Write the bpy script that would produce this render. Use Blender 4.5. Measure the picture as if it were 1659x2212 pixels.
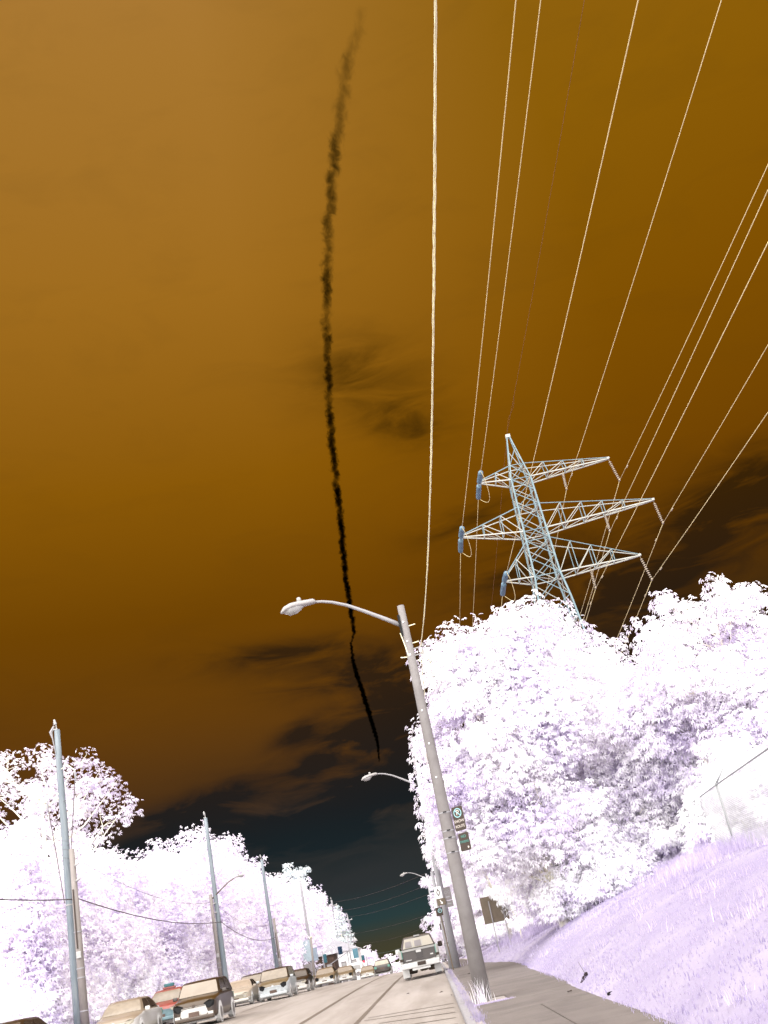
import bpy, bmesh, math, random
import numpy as np
from mathutils import Vector, Matrix
for o in list(bpy.data.objects): bpy.data.objects.remove(o)
SC = bpy.context.scene
COL = SC.collection
R = math.radians

# ------------------------------------------------------------------ camera
CAM = Vector((0, 0, 1.35))
cd = bpy.data.cameras.new('camera'); cam = bpy.data.objects.new('camera', cd); COL.objects.link(cam)
cd.sensor_fit = 'HORIZONTAL'; cd.sensor_width = 36; cd.lens = 36 * 2300 / 1659
cd.clip_start = 0.1; cd.clip_end = 30000
th, rho, yaw = R(22.78), R(12.05), R(2.1)
hd = Vector((math.sin(yaw), math.cos(yaw), 0)); rt = Vector((math.cos(yaw), -math.sin(yaw), 0))
fw = hd * math.cos(th) + Vector((0, 0, 1)) * math.sin(th)
u0 = -hd * math.sin(th) + Vector((0, 0, 1)) * math.cos(th)
cx = rt * math.cos(rho) - u0 * math.sin(rho); cy = rt * math.sin(rho) + u0 * math.cos(rho)
cam.matrix_world = Matrix(((cx.x, cy.x, -fw.x, CAM.x), (cx.y, cy.y, -fw.y, CAM.y), (cx.z, cy.z, -fw.z, CAM.z), (0, 0, 0, 1)))
SC.camera = cam

# ------------------------------------------------------------------ colour helper
def lin(c, k=1.0):
    o = []
    for v in c:
        v /= 255.0
        o.append(min(0.97, (v / 12.92 if v <= 0.04045 else ((v + 0.055) / 1.055) ** 2.4) * k))
    return (o[0], o[1], o[2], 1.0)

# ------------------------------------------------------------------ world: the brown sky of the picture
W = bpy.data.worlds.new('World'); SC.world = W; W.use_nodes = True
wt = W.node_tree; wt.nodes.clear()
class X:
    """tiny node-expression helper"""
    def __init__(s, t, sock): s.t = t; s.k = sock
    def m(s, op, *a):
        n = s.t.nodes.new('ShaderNodeMath'); n.operation = op
        for i, v in enumerate((s,) + a):
            if isinstance(v, X): s.t.links.new(v.k, n.inputs[i])
            else: n.inputs[i].default_value = v
        return X(s.t, n.outputs[0])
    def __add__(s, o): return s.m('ADD', o)
    def __sub__(s, o): return s.m('SUBTRACT', o)
    def __mul__(s, o): return s.m('MULTIPLY', o)
    def __truediv__(s, o): return s.m('DIVIDE', o)
def ramp(t, fac, stops, interp='LINEAR'):
    n = t.nodes.new('ShaderNodeValToRGB'); n.color_ramp.interpolation = interp
    e = n.color_ramp.elements
    while len(e) < len(stops): e.new(0.5)
    for i, (p, c) in enumerate(stops): e[i].position = p; e[i].color = c
    t.links.new(fac.k if isinstance(fac, X) else fac, n.inputs[0]); return n.outputs[0]
def mixc(t, fac, a, b, mode='MIX'):
    n = t.nodes.new('ShaderNodeMix'); n.data_type = 'RGBA'; n.blend_type = mode
    for i, v in ((0, fac), (6, a), (7, b)):
        if isinstance(v, X): t.links.new(v.k, n.inputs[i])
        elif hasattr(v, 'links'): t.links.new(v, n.inputs[i])
        else: n.inputs[i].default_value = v
    return n.outputs[2]
tc = wt.nodes.new('ShaderNodeTexCoord'); sp = wt.nodes.new('ShaderNodeSeparateXYZ'); wt.links.new(tc.outputs['Generated'], sp.inputs[0])
dx, dy, dz = (X(wt, sp.outputs[i]) for i in range(3))
el = dz.m('ARCSINE') * 57.2958
az = dx.m('ARCTAN2', dy) * 57.2958
def comb(t, a, b, c=0.0):
    n = t.nodes.new('ShaderNodeCombineXYZ')
    for i, v in enumerate((a, b, c)):
        if isinstance(v, X): t.links.new(v.k, n.inputs[i])
        else: n.inputs[i].default_value = v
    return n.outputs[0]
def noise(t, vec, scale, detail=5, rough=0.55, dist=0.0):
    n = t.nodes.new('ShaderNodeTexNoise'); n.inputs['Scale'].default_value = scale; n.inputs['Detail'].default_value = detail
    n.inputs['Roughness'].default_value = rough; n.inputs['Distortion'].default_value = dist
    t.links.new(vec, n.inputs['Vector']); return X(t, n.outputs[0])
elc = (el / 60.0).m('MAXIMUM', 0.0)
S = lambda *c: lin(c)
grad = ramp(wt, elc, [(0.0, S(74, 70, 44)), (1.2/60, S(66, 64, 48)), (2.4/60, S(40, 62, 64)), (4/60, S(46, 50, 52)), (7/60, S(50, 48, 46)),
                      (10/60, S(78, 50, 22)), (14/60, S(102, 62, 12)), (19/60, S(112, 68, 4)), (26/60, S(138, 88, 8)), (36/60, S(160, 108, 30)), (47/60, S(168, 118, 46)), (1.0, S(174, 126, 62))])
gradR = ramp(wt, elc, [(0.0, S(74, 70, 44)), (1.2/60, S(66, 64, 48)), (3/60, S(42, 54, 56)), (7/60, S(34, 30, 24)), (12/60, S(46, 36, 18)),
                       (16/60, S(88, 52, 6)), (22/60, S(114, 68, 2)), (30/60, S(128, 80, 2)), (40/60, S(140, 93, 8)), (1.0, S(150, 105, 24))])
faz = ((az + 4.0) / 22.0).m('MAXIMUM', 0.0).m('MINIMUM', 1.0)
sky = mixc(wt, faz, grad, gradR)
# soft wisps: horizontal-stretched noise plus the individual cloud banks of the photograph
v1 = comb(wt, az * 0.055 + el * 0.02, el * 0.17)
n1 = noise(wt, v1, 2.2, 6, 0.6, 0.6)
n2 = noise(wt, comb(wt, az * 0.105, el * 0.40), 2.0, 7, 0.60, 0.7)
wisp = (n2 - 0.26) * 3.6
blobs = [(3.7, 29.4, 3.6, 2.6, -0.35, .55), (4.8, 26.8, 2.6, 1.1, -0.3, .5), (0.8, 30.5, 3.0, 1.6, .1, .28), (6.6, 21.4, 3.2, .8, .12, .75), (17.5, 17.3, 7.0, 2.0, .15, .8), (22, 18.6, 5.0, 2.0, .2, .8), (13.6, 13.9, 5.5, 2.6, 0, .9), (8.5, 18.2, 4.0, 1.6, .1, .7),
         (-4.6, 16.2, 5.0, .85, -.05, .85), (-1.4, 14.5, 4.4, .9, .02, .9), (-2.0, 11.2, 2.8, 1.3, .22, 1.2), (1.6, 10.4, 3.6, 2.4, .1, .85), (-5.0, 12.1, 1.4, .6, .3, .9), (-4.5, 10.3, 1.3, .5, .35, .9), (1.0, 12.8, 3.0, 2.2, 0, .7),
         (-10.5, 9.2, 4.2, .95, .17, 1.25), (-6.0, 7.9, 6.0, 1.2, .13, 1.25), (-1.6, 8.0, 4.0, 1.4, .10, 1.1), (-7, 6.0, 9, 1.3, .05, .7), (-13.5, 8.3, 3.2, .8, .12, .7), (-40, 12, 14, 2.0, .1, .8), (45, 13, 16, 2.2, -.1, .8), (80, 20, 20, 3, .1, .6), (-90, 16, 22, 3, .1, .6), (150, 14, 26, 2.5, 0, .7), (-150, 18, 24, 3, .1, .6)]
tot = None
for (a0, e0, ra, re, sl, st) in blobs:
    da = (az - a0) / ra; de = ((el - e0) - (az - a0) * sl) / re
    g = ((da * da + de * de) * -1.0).m('EXPONENT') * st
    tot = g if tot is None else tot + g
cl = (tot * wisp.m('MAXIMUM', 0.0)).m('MINIMUM', 1.0).m('MAXIMUM', 0.0)
cloudcol = ramp(wt, elc, [(0.0, S(30, 50, 55)), (8/60, S(14, 26, 32)), (12/60, S(20, 22, 22)), (20/60, S(38, 24, 6)), (30/60, S(70, 44, 4)), (1.0, S(80, 52, 10))])
sky = mixc(wt, cl * 0.82, sky, cloudcol)
sky = mixc(wt, ((n1 - 0.5) * 0.34).m('MAXIMUM', 0.0), sky, lin((50, 36, 16)))
gnd = ramp(wt, (dz * 20.0 + 1.0).m('MAXIMUM', 0.0).m('MINIMUM', 1.0), [(0.0, S(150, 140, 140)), (1.0, S(74, 70, 44))])
sky = mixc(wt, dz.m('GREATER_THAN', 0.0), gnd, sky)
bg = wt.nodes.new('ShaderNodeBackground'); wo = wt.nodes.new('ShaderNodeOutputWorld')
wt.links.new(sky, bg.inputs[0]); bg.inputs[1].default_value = 0.33; wt.links.new(bg.outputs[0], wo.inputs[0])
W.cycles.sampling_method = 'MANUAL'; W.cycles.sample_map_resolution = 256

# ------------------------------------------------------------------ sun: low, broad, behind the camera
sl = bpy.data.lights.new('sun', 'SUN'); sun = bpy.data.objects.new('sun', sl); COL.objects.link(sun)
sl.energy = 5.0; sl.angle = R(140); sl.color = (1.0, 0.995, 0.985)
sun.rotation_euler = (R(90 - 34), 0, R(-14)); sun.location = (0, -30, 40)

SC.view_settings.view_transform = 'Standard'; SC.view_settings.look = 'None'; SC.view_settings.exposure = 1.6; SC.view_settings.gamma = 1
SC.cycles.max_bounces = 18; SC.cycles.diffuse_bounces = 16; SC.cycles.glossy_bounces = 3; SC.cycles.transmission_bounces = 12; SC.cycles.transparent_max_bounces = 16
SC.cycles.use_denoising = True; SC.cycles.use_adaptive_sampling = True; SC.cycles.adaptive_threshold = 0.02
SC.cycles.sample_clamp_indirect = 4.0

# ------------------------------------------------------------------ materials
MATS = {}; KM = 0.35
def mat(name, c, rough=0.7, k=1.0, var=0.10, vs=3.0, bump=0.0, bs=30.0, metal=0.0, spec=0.22, c2=None, island=False, stretch=None):
    if name in MATS: return MATS[name]
    m = bpy.data.materials.new(name); m.use_nodes = True; t = m.node_tree
    b = t.nodes['Principled BSDF']; b.inputs['Roughness'].default_value = rough; b.inputs['Metallic'].default_value = metal
    b.inputs['Specular IOR Level'].default_value = spec
    tcn = t.nodes.new('ShaderNodeTexCoord'); vec = tcn.outputs['Object']
    if stretch:
        mp = t.nodes.new('ShaderNodeMapping'); mp.inputs['Scale'].default_value = stretch; t.links.new(vec, mp.inputs[0]); vec = mp.outputs[0]
    k *= KM; a = lin(c, k); d = lin(c2, k) if c2 else tuple(v * (1 - 2 * var) for v in a[:3]) + (1,)
    n = noise(t, vec, vs, 6, 0.6, 0.3)
    col = ramp(t, n, [(0.36, d), (0.62, a)])
    t.links.new(col, b.inputs['Base Color'])
    if bump:
        nb = noise(t, vec, bs, 4, 0.6); bp = t.nodes.new('ShaderNodeBump'); bp.inputs['Strength'].default_value = bump; bp.inputs['Distance'].default_value = 0.02
        t.links.new(nb.k, bp.inputs['Height']); t.links.new(bp.outputs[0], b.inputs['Normal'])
    MATS[name] = m; return m
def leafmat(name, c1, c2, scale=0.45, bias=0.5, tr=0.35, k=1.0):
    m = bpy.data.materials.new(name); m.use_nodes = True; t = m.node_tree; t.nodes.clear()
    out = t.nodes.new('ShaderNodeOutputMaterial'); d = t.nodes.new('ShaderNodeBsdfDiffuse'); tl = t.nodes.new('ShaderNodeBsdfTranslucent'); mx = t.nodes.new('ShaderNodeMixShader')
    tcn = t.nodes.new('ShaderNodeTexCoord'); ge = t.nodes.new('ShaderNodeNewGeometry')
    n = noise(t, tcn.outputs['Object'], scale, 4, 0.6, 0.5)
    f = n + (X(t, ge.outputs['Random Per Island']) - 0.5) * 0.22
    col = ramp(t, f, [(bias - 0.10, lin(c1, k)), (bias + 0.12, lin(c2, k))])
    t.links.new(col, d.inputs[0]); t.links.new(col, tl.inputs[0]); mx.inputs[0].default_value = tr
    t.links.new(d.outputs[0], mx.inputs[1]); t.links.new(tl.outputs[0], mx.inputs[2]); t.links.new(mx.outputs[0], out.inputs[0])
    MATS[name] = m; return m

M_leafR = leafmat('leaf_near', (252, 250, 252), (219, 209, 231), 0.5, 0.545, 0.5)  # lilac patches stand for sunlit leaves, white for shaded ones, put into the colour
M_leafL = leafmat('leaf_left', (252, 249, 252), (213, 203, 228), 0.16, 0.525, 0.5)  # same lit and shaded leaf patches in the colour
M_leafS = leafmat('leaf_shrub', (253, 252, 253), (216, 206, 229), 0.5, 0.57, 0.5)  # shrub leaves carry the lit and shaded patches in their colour too
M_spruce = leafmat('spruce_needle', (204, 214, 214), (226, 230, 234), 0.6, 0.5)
M_bark = mat('bark', (250, 246, 224), 0.9, 2.3, 0.06, 4, 0.4)
M_grass = leafmat('grass_blade', (176, 166, 190), (150, 140, 176), 0.28, 0.50, 0.35)
M_tall = leafmat('tall_grass_blade', (206, 196, 218), (172, 160, 192), 0.7, 0.5, 0.35)
M_soil = mat('turf', (228, 217, 240), 0.95, 1.12, 0.08, 0.28, 0.6, 14, c2=(203, 190, 227))
M_far = mat('far_ground', (226, 214, 236), 0.95, 1.2, 0.06, 0.02)
M_road = mat('asphalt', (202, 192, 184), 0.85, 1.3, 0.05, 0.5, 0.35, 60, c2=(176, 165, 156), stretch=(1.6, 0.14, 1))
M_line = mat('road_paint', (138, 124, 112), 0.8, 1.3, 0.08, 3)
M_walk = mat('concrete_walk', (160, 150, 145), 0.85, 1.12, 0.07, 0.8, 0.5, 40, c2=(140, 131, 127))
M_joint = mat('joint_grit', (214, 204, 198), 0.9, 1.3, 0.05, 8)
M_kerb = mat('kerb_stone', (196, 192, 196), 0.85, 1.25, 0.08, 3)
M_pole = mat('concrete_pole', (172, 166, 164), 0.8, 1.22, 0.06, 2.5, 0.25, 50, c2=(158, 151, 149))
M_pole2 = mat('concrete_pole_pale', (206, 204, 208), 0.8, 1.25, 0.05, 2.5, 0.2, 50)
M_wood = mat('blue_grey_pole', (152, 160, 164), 0.8, 1.8, 0.10, 3, 0.5, 40, c2=(126, 138, 146), stretch=(3, 3, .25))
M_beige = mat('beige_pole', (190, 180, 174), 0.8, 1.2, 0.06, 2, 0.2, 30)
M_arm = mat('galvanised_arm', (196, 193, 194), 0.45, 1.3, 0.05, 3)
M_lum = mat('luminaire_shell', (208, 203, 200), 0.5, 1.3, 0.04, 3)
M_lens = mat('luminaire_lens', (236, 234, 230), 0.25, 1.1, 0.04, 5)
M_black = mat('black', (16, 16, 20), 0.6, 1.0, 0.1, 3)
M_ivory = mat('ivory_cable', (252, 246, 206), 0.6, 2.6, 0.05, 3)
M_cond = mat('conductor', (244, 224, 168), 0.5, 2.0, 0.05, 1)
M_condp = mat('ground_wire', (176, 120, 66), 0.6, 1.0, 0.05, 1)
M_greycable = mat('grey_cable', (150, 138, 138), 0.7, 1.0, 0.05, 1)
M_thin = mat('thin_cable', (196, 178, 190), 0.7, 1.0, 0.05, 1)
M_pink = mat('far_cable', (92, 74, 70), 0.7, 1.0, 0.05, 1)
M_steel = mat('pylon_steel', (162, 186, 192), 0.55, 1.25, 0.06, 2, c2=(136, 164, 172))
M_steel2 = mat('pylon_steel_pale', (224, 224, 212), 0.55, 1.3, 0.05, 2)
M_ins = mat('insulator_blue', (124, 154, 172), 0.4, 1.5, 0.06, 4)
M_disc = mat('insulator_disc', (234, 216, 190), 0.4, 1.05, 0.05, 4)
M_signd = mat('sign_dark', (98, 82, 72), 0.55, 1.0, 0.05, 5)
M_signe = mat('sign_edge', (176, 170, 164), 0.5, 1.0, 0.03, 5)
M_cyan = mat('sign_cyan', (178, 232, 236), 0.5, 1.5, 0.02, 5)
M_teal = mat('sign_teal', (104, 190, 176), 0.5, 1.3, 0.02, 5)
M_cream = mat('sign_cream', (244, 232, 220), 0.5, 1.6, 0.02, 5)
M_white = mat('white', (252, 251, 250), 0.6, 2.2, 0.02, 3)
M_signg = mat('sign_grey', (190, 182, 182), 0.6, 1.0, 0.04, 4)
M_board = mat('board_brown', (158, 142, 122), 0.7, 1.05, 0.06, 3)
M_fence = mat('fence_wire', (222, 222, 222), 0.6, 1.6, 0.04, 2)
M_rail = mat('fence_rail', (196, 200, 200), 0.6, 1.35, 0.08, 6)

# ------------------------------------------------------------------ mesh helpers
LABELS = {}
def tag(o, label, cat, group=None, kind=None):
    o['label'] = label
    if cat: o['category'] = cat
    if group: o['group'] = group
    if kind: o['kind'] = kind
    return o
def structure(o): o['kind'] = 'structure'; return o
def meshobj(name, verts, faces, m, parent=None, smooth=False):
    used = sorted({i for f_ in faces for i in f_})
    if len(used) < len(verts): ix = {a: k for k, a in enumerate(used)}; verts = [verts[i] for i in used]; faces = [tuple(ix[i] for i in f_) for f_ in faces]
    me = bpy.data.meshes.new(name); me.from_pydata([tuple(v) for v in verts], [], faces); me.update()
    if smooth: me.polygons.foreach_set('use_smooth', [True] * len(me.polygons))
    me.materials.append(m); o = bpy.data.objects.new(name, me); COL.objects.link(o)
    if parent: o.parent = parent
    return o
def empty(name, loc=(0, 0, 0), rz=0):
    o = bpy.data.objects.new(name, None); COL.objects.link(o); o.location = loc; o.rotation_euler = (0, 0, rz); o.empty_display_size = 0.3
    return o
class MB:
    def __init__(s): s.v = []; s.f = []
    def add(s, v, f):
        n = len(s.v); s.v += [tuple(p) for p in v]; s.f += [tuple(i + n for i in q) for q in f]; return s
    def box(s, c, d, rz=0.0, mtx=None):
        x, y, z = (q / 2 for q in d); p = [Vector((a * x, b * y, e * z)) for a in (-1, 1) for b in (-1, 1) for e in (-1, 1)]
        M = mtx if mtx is not None else Matrix.Rotation(rz, 3, 'Z')
        return s.add([M @ q + Vector(c) for q in p], [(0, 1, 3, 2), (4, 6, 7, 5), (0, 4, 5, 1), (2, 3, 7, 6), (0, 2, 6, 4), (1, 5, 7, 3)])
    def tube(s, pts, rad, n=8, cap=True):
        pts = [Vector(p) for p in pts]; k = len(pts)
        if not hasattr(rad, '__len__'): rad = [rad] * k
        v = []; ref = None
        for i, p in enumerate(pts):
            t = (pts[min(i + 1, k - 1)] - pts[max(i - 1, 0)])
            t = t.normalized() if t.length > 1e-9 else Vector((0, 0, 1))
            if ref is None:
                ref = t.orthogonal().normalized()
            a = (ref - t * ref.dot(t))
            a = a.normalized() if a.length > 1e-6 else t.orthogonal().normalized()
            ref = a; b = t.cross(a)
            for j in range(n):
                w = 2 * math.pi * j / n; v.append(p + (a * math.cos(w) + b * math.sin(w)) * rad[i])
        f = [(i * n + j, i * n + (j + 1) % n, (i + 1) * n + (j + 1) % n, (i + 1) * n + j) for i in range(k - 1) for j in range(n)]
        if cap: f += [tuple(range(n - 1, -1, -1)), tuple((k - 1) * n + j for j in range(n))]
        return s.add(v, f)
    def lathe(s, prof, c=(0, 0, 0), n=12, axis=None):
        M = Vector((0, 0, 1)).rotation_difference(Vector(axis)).to_matrix() if axis is not None else Matrix.Identity(3)
        v = [M @ Vector((r * math.cos(2 * math.pi * j / n), r * math.sin(2 * math.pi * j / n), z)) + Vector(c) for r, z in prof for j in range(n)]
        k = len(prof)
        f = [(i * n + j, i * n + (j + 1) % n, (i + 1) * n + (j + 1) % n, (i + 1) * n + j) for i in range(k - 1) for j in range(n)]
        f += [tuple(range(n - 1, -1, -1)), tuple((k - 1) * n + j for j in range(n))]
        return s.add(v, f)
    def angle(s, a, b, w=0.1, t=None):
        """steel L-section member between a and b"""
        a = Vector(a); b = Vector(b); d = (b - a).normalized()
        ref = Vector((0, 0, 1)) if abs(d.z) < 0.9 else Vector((1, 0, 0))
        p = d.cross(ref).normalized(); q = p.cross(d).normalized()
        t = t or w * 0.22
        sec = [(0, 0), (w, 0), (w, t), (t, t), (t, w), (0, w)]
        v = [e + p * (x - w / 2) + q * (y - w / 2) for e in (a, b) for x, y in sec]
        f = [(i, (i + 1) % 6, 6 + (i + 1) % 6, 6 + i) for i in range(6)] + [(0, 3, 2, 1), (0, 5, 4, 3), (6, 7, 8, 9), (6, 9, 10, 11)]
        return s.add(v, f)
    def obj(s, name, m, parent=None, smooth=False): return meshobj(name, s.v, s.f, m, parent, smooth)
def bevel(o, w=0.01, seg=2):
    md = o.modifiers.new('bevel', 'BEVEL'); md.width = w; md.segments = seg; md.limit_method = 'ANGLE'; return o
def text_mesh(name, s, size, m, parent, loc, rot=(R(90), 0, 0), sx=1.0, align='CENTER', ext=0.001):
    cu = bpy.data.curves.new(name, 'FONT'); cu.body = s; cu.size = size; cu.extrude = ext; cu.align_x = align; cu.align_y = 'CENTER'; cu.resolution_u = 3
    t = bpy.data.objects.new(name, cu); COL.objects.link(t)
    dg = bpy.context.evaluated_depsgraph_get(); me = bpy.data.meshes.new_from_object(t.evaluated_get(dg))
    bpy.data.objects.remove(t); me.materials.clear(); me.materials.append(m)
    o = bpy.data.objects.new(name, me); COL.objects.link(o); o.parent = parent; o.location = loc; o.rotation_euler = rot; o.scale = (sx, 1, 1)
    return o
def copy_tree(o, parent=None):
    c = o.copy(); COL.objects.link(c)
    if parent: c.parent = parent
    for ch in [q for q in list(COL.objects) if q.parent is o]: copy_tree(ch, c)
    return c

# ------------------------------------------------------------------ terrain
def prof(y):
    if y < 50: return 0.0127 * y
    t = y - 50
    if t < 150: return 0.635 + 0.0127 * t - 0.00014 * t * t
    return 0.635 + 1.905 - 3.15 - 0.0293 * min(t - 150, 120) - 0.004 * max(t - 270, 0)
def roadz(x, y): return prof(y) - 0.12 + 0.028 * min(max(0, -x - 2), 11.5)
def walk_edge(y):
    e = 2.49 + 0.021 * max(0, min(y, 48) - 13)
    return e - 0.115 * min(max(0, y - 48), 11)
def gz(x, y):
    if -14.6 < x < 0.44: return roadz(x, y)
    if x <= -14.6: return roadz(-14.6, y) + 0.12 + 0.05 * min(-14.6 - x, 12)
    e = walk_edge(y)
    if x <= e: return prof(y)
    d = x - e
    fade = (1.0 if y < 60 else max(0.35, 1 - (y - 60) / 120)) * (1 - 0.35 * min(1, max(0, (y - 42) / 14)))
    return prof(y) + fade * (2.42 * (1 - math.exp(-d / 3.7)) + 0.03 * min(d, 40))
def sheet(name, xs, ys, zf, m, off=0.0, parent=None):
    v = [(x, y, zf(x, y) + off) for y in ys for x in xs]; k = len(xs)
    f = [(j * k + i, j * k + i + 1, (j + 1) * k + i + 1, (j + 1) * k + i) for j in range(len(ys) - 1) for i in range(k - 1)]
    return meshobj(name, v, f, m, parent, True)
rng = np.random.default_rng(7); random.seed(7)
YS = list(np.arange(-60, 0, 10)) + list(np.arange(0, 80, 1.0)) + list(np.arange(80, 260, 4.0)) + [280, 320, 400, 550, 800, 1500, 4000, 9000]
xs = [-6000, -1500, -400, -150, -80, -50, -35, -27, -22, -18, -15.5, -14.61, -14.59, -10, -5, 0, 0.43, 0.45, 1.5] + [2.2 + 0.3 * i for i in range(34)] + [13, 14.5, 17, 20, 25, 32, 45, 80, 150, 400, 1500, 6000]
def gz_low(x, y):
    if -14.6 < x < 2.3: return gz(x, y) - 0.10
    n = 0.022 * math.sin(x * 2.1 + y * 0.7) * math.sin(y * 1.3 - x) if x > 3 else 0
    return gz(x, y) + n - (0.02 if x < walk_edge(y) + 0.15 else 0)
g = structure(sheet('ground', xs, YS, gz_low, M_soil)); 
YR = [y for y in YS if -30 <= y <= 800]
road = structure(sheet('road', [-14.6, -12, -9, -6, -4, -2, -0.8, 0.30], YR, roadz, M_road))
def strip(x0, x1, y0, y1, off=0.006, step=2.0):
    ys = list(np.arange(y0, y1, step)) + [y1]; v = []; f = []
    for y in ys: v += [(x0, y, roadz(x0, y) + off), (x1, y, roadz(x1, y) + off)]
    for i in range(len(ys) - 1): f.append((2 * i, 2 * i + 1, 2 * i + 3, 2 * i + 2))
    return v, f
for (a, b, y0, y1) in ((-4.32, -4.14, 8, 240), (-2.33, -2.19, 8, 240)):
    v, f = strip(a, b, y0, y1); meshobj('painted_line', v, f, M_line, road)
for k in range(16):
    v, f = strip(-9.70, -9.56, 26 + k * 15, 26 + k * 15 + 13.5); meshobj('painted_line', v, f, M_line, road)
for (xl, yl, xr, yr) in ((-2.05, 30.9, 0.22, 29.2), (-2.1, 29.9, 0.2, 27.5), (-1.6, 27.5, 0.18, 25.6), (-0.9, 24.8, 0.16, 23.9), (-1.8, 24.2, .16, 22.1)):
    n = 6; v = []; f = []
    for i in range(n + 1):
        t = i / n; x = xl + (xr - xl) * t; y = yl + (yr - yl) * t
        v += [(x, y - 0.06, roadz(x, y - 0.06) + 0.007), (x, y + 0.06, roadz(x, y + 0.06) + 0.007)]
    for i in range(n): f.append((2 * i, 2 * i + 2, 2 * i + 3, 2 * i + 1))
    meshobj('painted_line', v, f, M_line, road)
# kerbs
def kerb(x0, x1, side):
    ys = [y for y in YS if -10 <= y <= 300]; v = []; f = []
    for y in ys:
        zt = prof(y) if side > 0 else gz(-14.7, y); zb = min(roadz(x0, y), roadz(x1, y)) - 0.2
        v += [(x0, y, zb), (x0, y, zt - 0.02), (x0 + 0.02, y, zt + 0.004), (x1, y, zt + 0.004), (x1, y, zb)]
    for i in range(len(ys) - 1):
        for j in range(4): f.append((5 * i + j, 5 * i + j + 1, 5 * i + j + 6, 5 * i + j + 5))
    return structure(meshobj('kerb', v, f, M_kerb))
kerb(0.30, 0.44, 1); kerb(-14.75, -14.6, -1)
# sidewalk of separate slabs over a pale joint bed
walk = structure(sheet('sidewalk', [0.44, 1.0, 1.7, 2.3], [y for y in YS if 4 <= y <= 120], lambda x, y: prof(y) - 0.022 if x < 2.2 else prof(y) - 0.022, M_joint))
def slab(x0, x1a, x1b, y0, y1):
    n = max(1, int((y1 - y0) / 2)); v = []; f = []
    for i in range(n + 1):
        t = i / n; y = y0 + (y1 - y0) * t; xr = x1a + (x1b - x1a) * t; z = prof(y)
        v += [(x0, y, z - 0.1), (x0, y, z - 0.008), (x0 + 0.012, y, z), (xr - 0.012, y, z), (xr, y, z - 0.008), (xr, y, z - 0.1)]
    for i in range(n):
        for j in range(5): f.append((6 * i + j, 6 * i + j + 1, 6 * i + j + 7, 6 * i + j + 6))
    f += [(0, 1, 2, 3, 4, 5)[::-1], tuple(6 * n + j for j in range(6))]
    meshobj('paving_slab', v, f, M_walk, walk)
y = 6.0
while y < 20.6:
    y1 = min(y + 2.4, 20.78); slab(0.60, 1.655, 1.655, y + 0.009, y1 - 0.009); slab(1.675, walk_edge(y), walk_edge(y1), y + 0.009, y1 - 0.009); y = y1
slab(0.62, walk_edge(20.8), walk_edge(24.2), 20.81, 24.15)
slab(1.32, walk_edge(24.2), walk_edge(26), 24.18, 26.0)
y = 26.03
while y < 110:
    y1 = y + 6.0; slab(0.64, walk_edge(y), walk_edge(y1), y + 0.006, y1 - 0.006); y = y1

# ------------------------------------------------------------------ grass
def blades(name, pts, h0, h1, w, m, lean=0.35, per=3):
    n = len(pts) * per; P = np.repeat(np.array(pts), per, 0); P[:, :2] += rng.normal(0, 0.05, (n, 2))
    h = rng.uniform(h0, h1, n); a = rng.uniform(0, 2 * np.pi, n); d = np.stack([np.cos(a), np.sin(a)], 1); ln = rng.uniform(0.1, lean, n) * h
    ax = rng.uniform(0, 2 * np.pi, n); wv = np.stack([np.cos(ax), np.sin(ax)], 1) * (w * rng.uniform(0.6, 1.3, n))[:, None]
    V = np.zeros((n, 5, 3)); V[:, 0] = P; V[:, 0, :2] -= wv / 2; V[:, 1] = P; V[:, 1, :2] += wv / 2
    mid = P.copy(); mid[:, :2] += d * (ln * 0.35)[:, None]; mid[:, 2] += h * 0.6
    V[:, 2] = mid; V[:, 2, :2] += wv * 0.35; V[:, 3] = mid; V[:, 3, :2] -= wv * 0.35
    V[:, 4] = P; V[:, 4, :2] += d * ln[:, None]; V[:, 4, 2] += h
    me = bpy.data.meshes.new(name); me.vertices.add(n * 5); me.vertices.foreach_set('co', V.reshape(-1))
    b = np.arange(n)[:, None] * 5
    loops = np.concatenate([b + 0, b + 1, b + 2, b + 3, b + 3, b + 2, b + 4], 1).reshape(-1)
    me.loops.add(len(loops)); me.loops.foreach_set('vertex_index', loops.astype(np.int32))
    st = np.stack([np.arange(n) * 7, np.arange(n) * 7 + 4], 1).reshape(-1); me.polygons.add(2 * n); me.polygons.foreach_set('loop_start', st.astype(np.int32))
    me.update(calc_edges=True); me.materials.append(m); o = bpy.data.objects.new(name, me); COL.objects.link(o); return o
pts = []
for _ in range(42000):
    y = 9 + 47 * random.random() ** 1.2; x = walk_edge(y) + 0.02 + (9.5 + 0.1 * y) * random.random() ** 1.15
    pts.append((x, y, gz(x, y) - 0.02))
for _ in range(1500):
    y = 9 + 45 * random.random(); x = walk_edge(y) + random.uniform(-0.06, 0.15); pts.append((x, y, prof(y) - 0.01))
tag(blades('grass', pts, 0.02, 0.075, 0.014, M_grass, per=2), 'pale lilac mown grass covering the bank beside the sidewalk', 'grass', kind='stuff')
pts = []
for _ in range(900):
    y = 20 + 40 * random.random() ** 1.3; x = random.gauss(0.53, 0.04) - (0.02 if y > 24 else 0); pts.append((x, y, prof(y) - 0.02))
for _ in range(260):
    pts.append((random.uniform(0.5, 0.62), random.uniform(12, 24), prof(18) - 0.03))
tag(blades('kerb_grass', pts, 0.02, 0.08, 0.014, M_soil), 'thin lilac grass strip growing between kerb and sidewalk', 'grass', kind='stuff')
pts = []
for _ in range(140):
    y = 11 + 40 * random.random() ** 1.2; x = walk_edge(y) + 0.3 + 6.5 * random.random(); n = random.randint(5, 14)
    pts += [(x + random.gauss(0, .1), y + random.gauss(0, .1), gz(x, y) - .02) for _ in range(n)]
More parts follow.
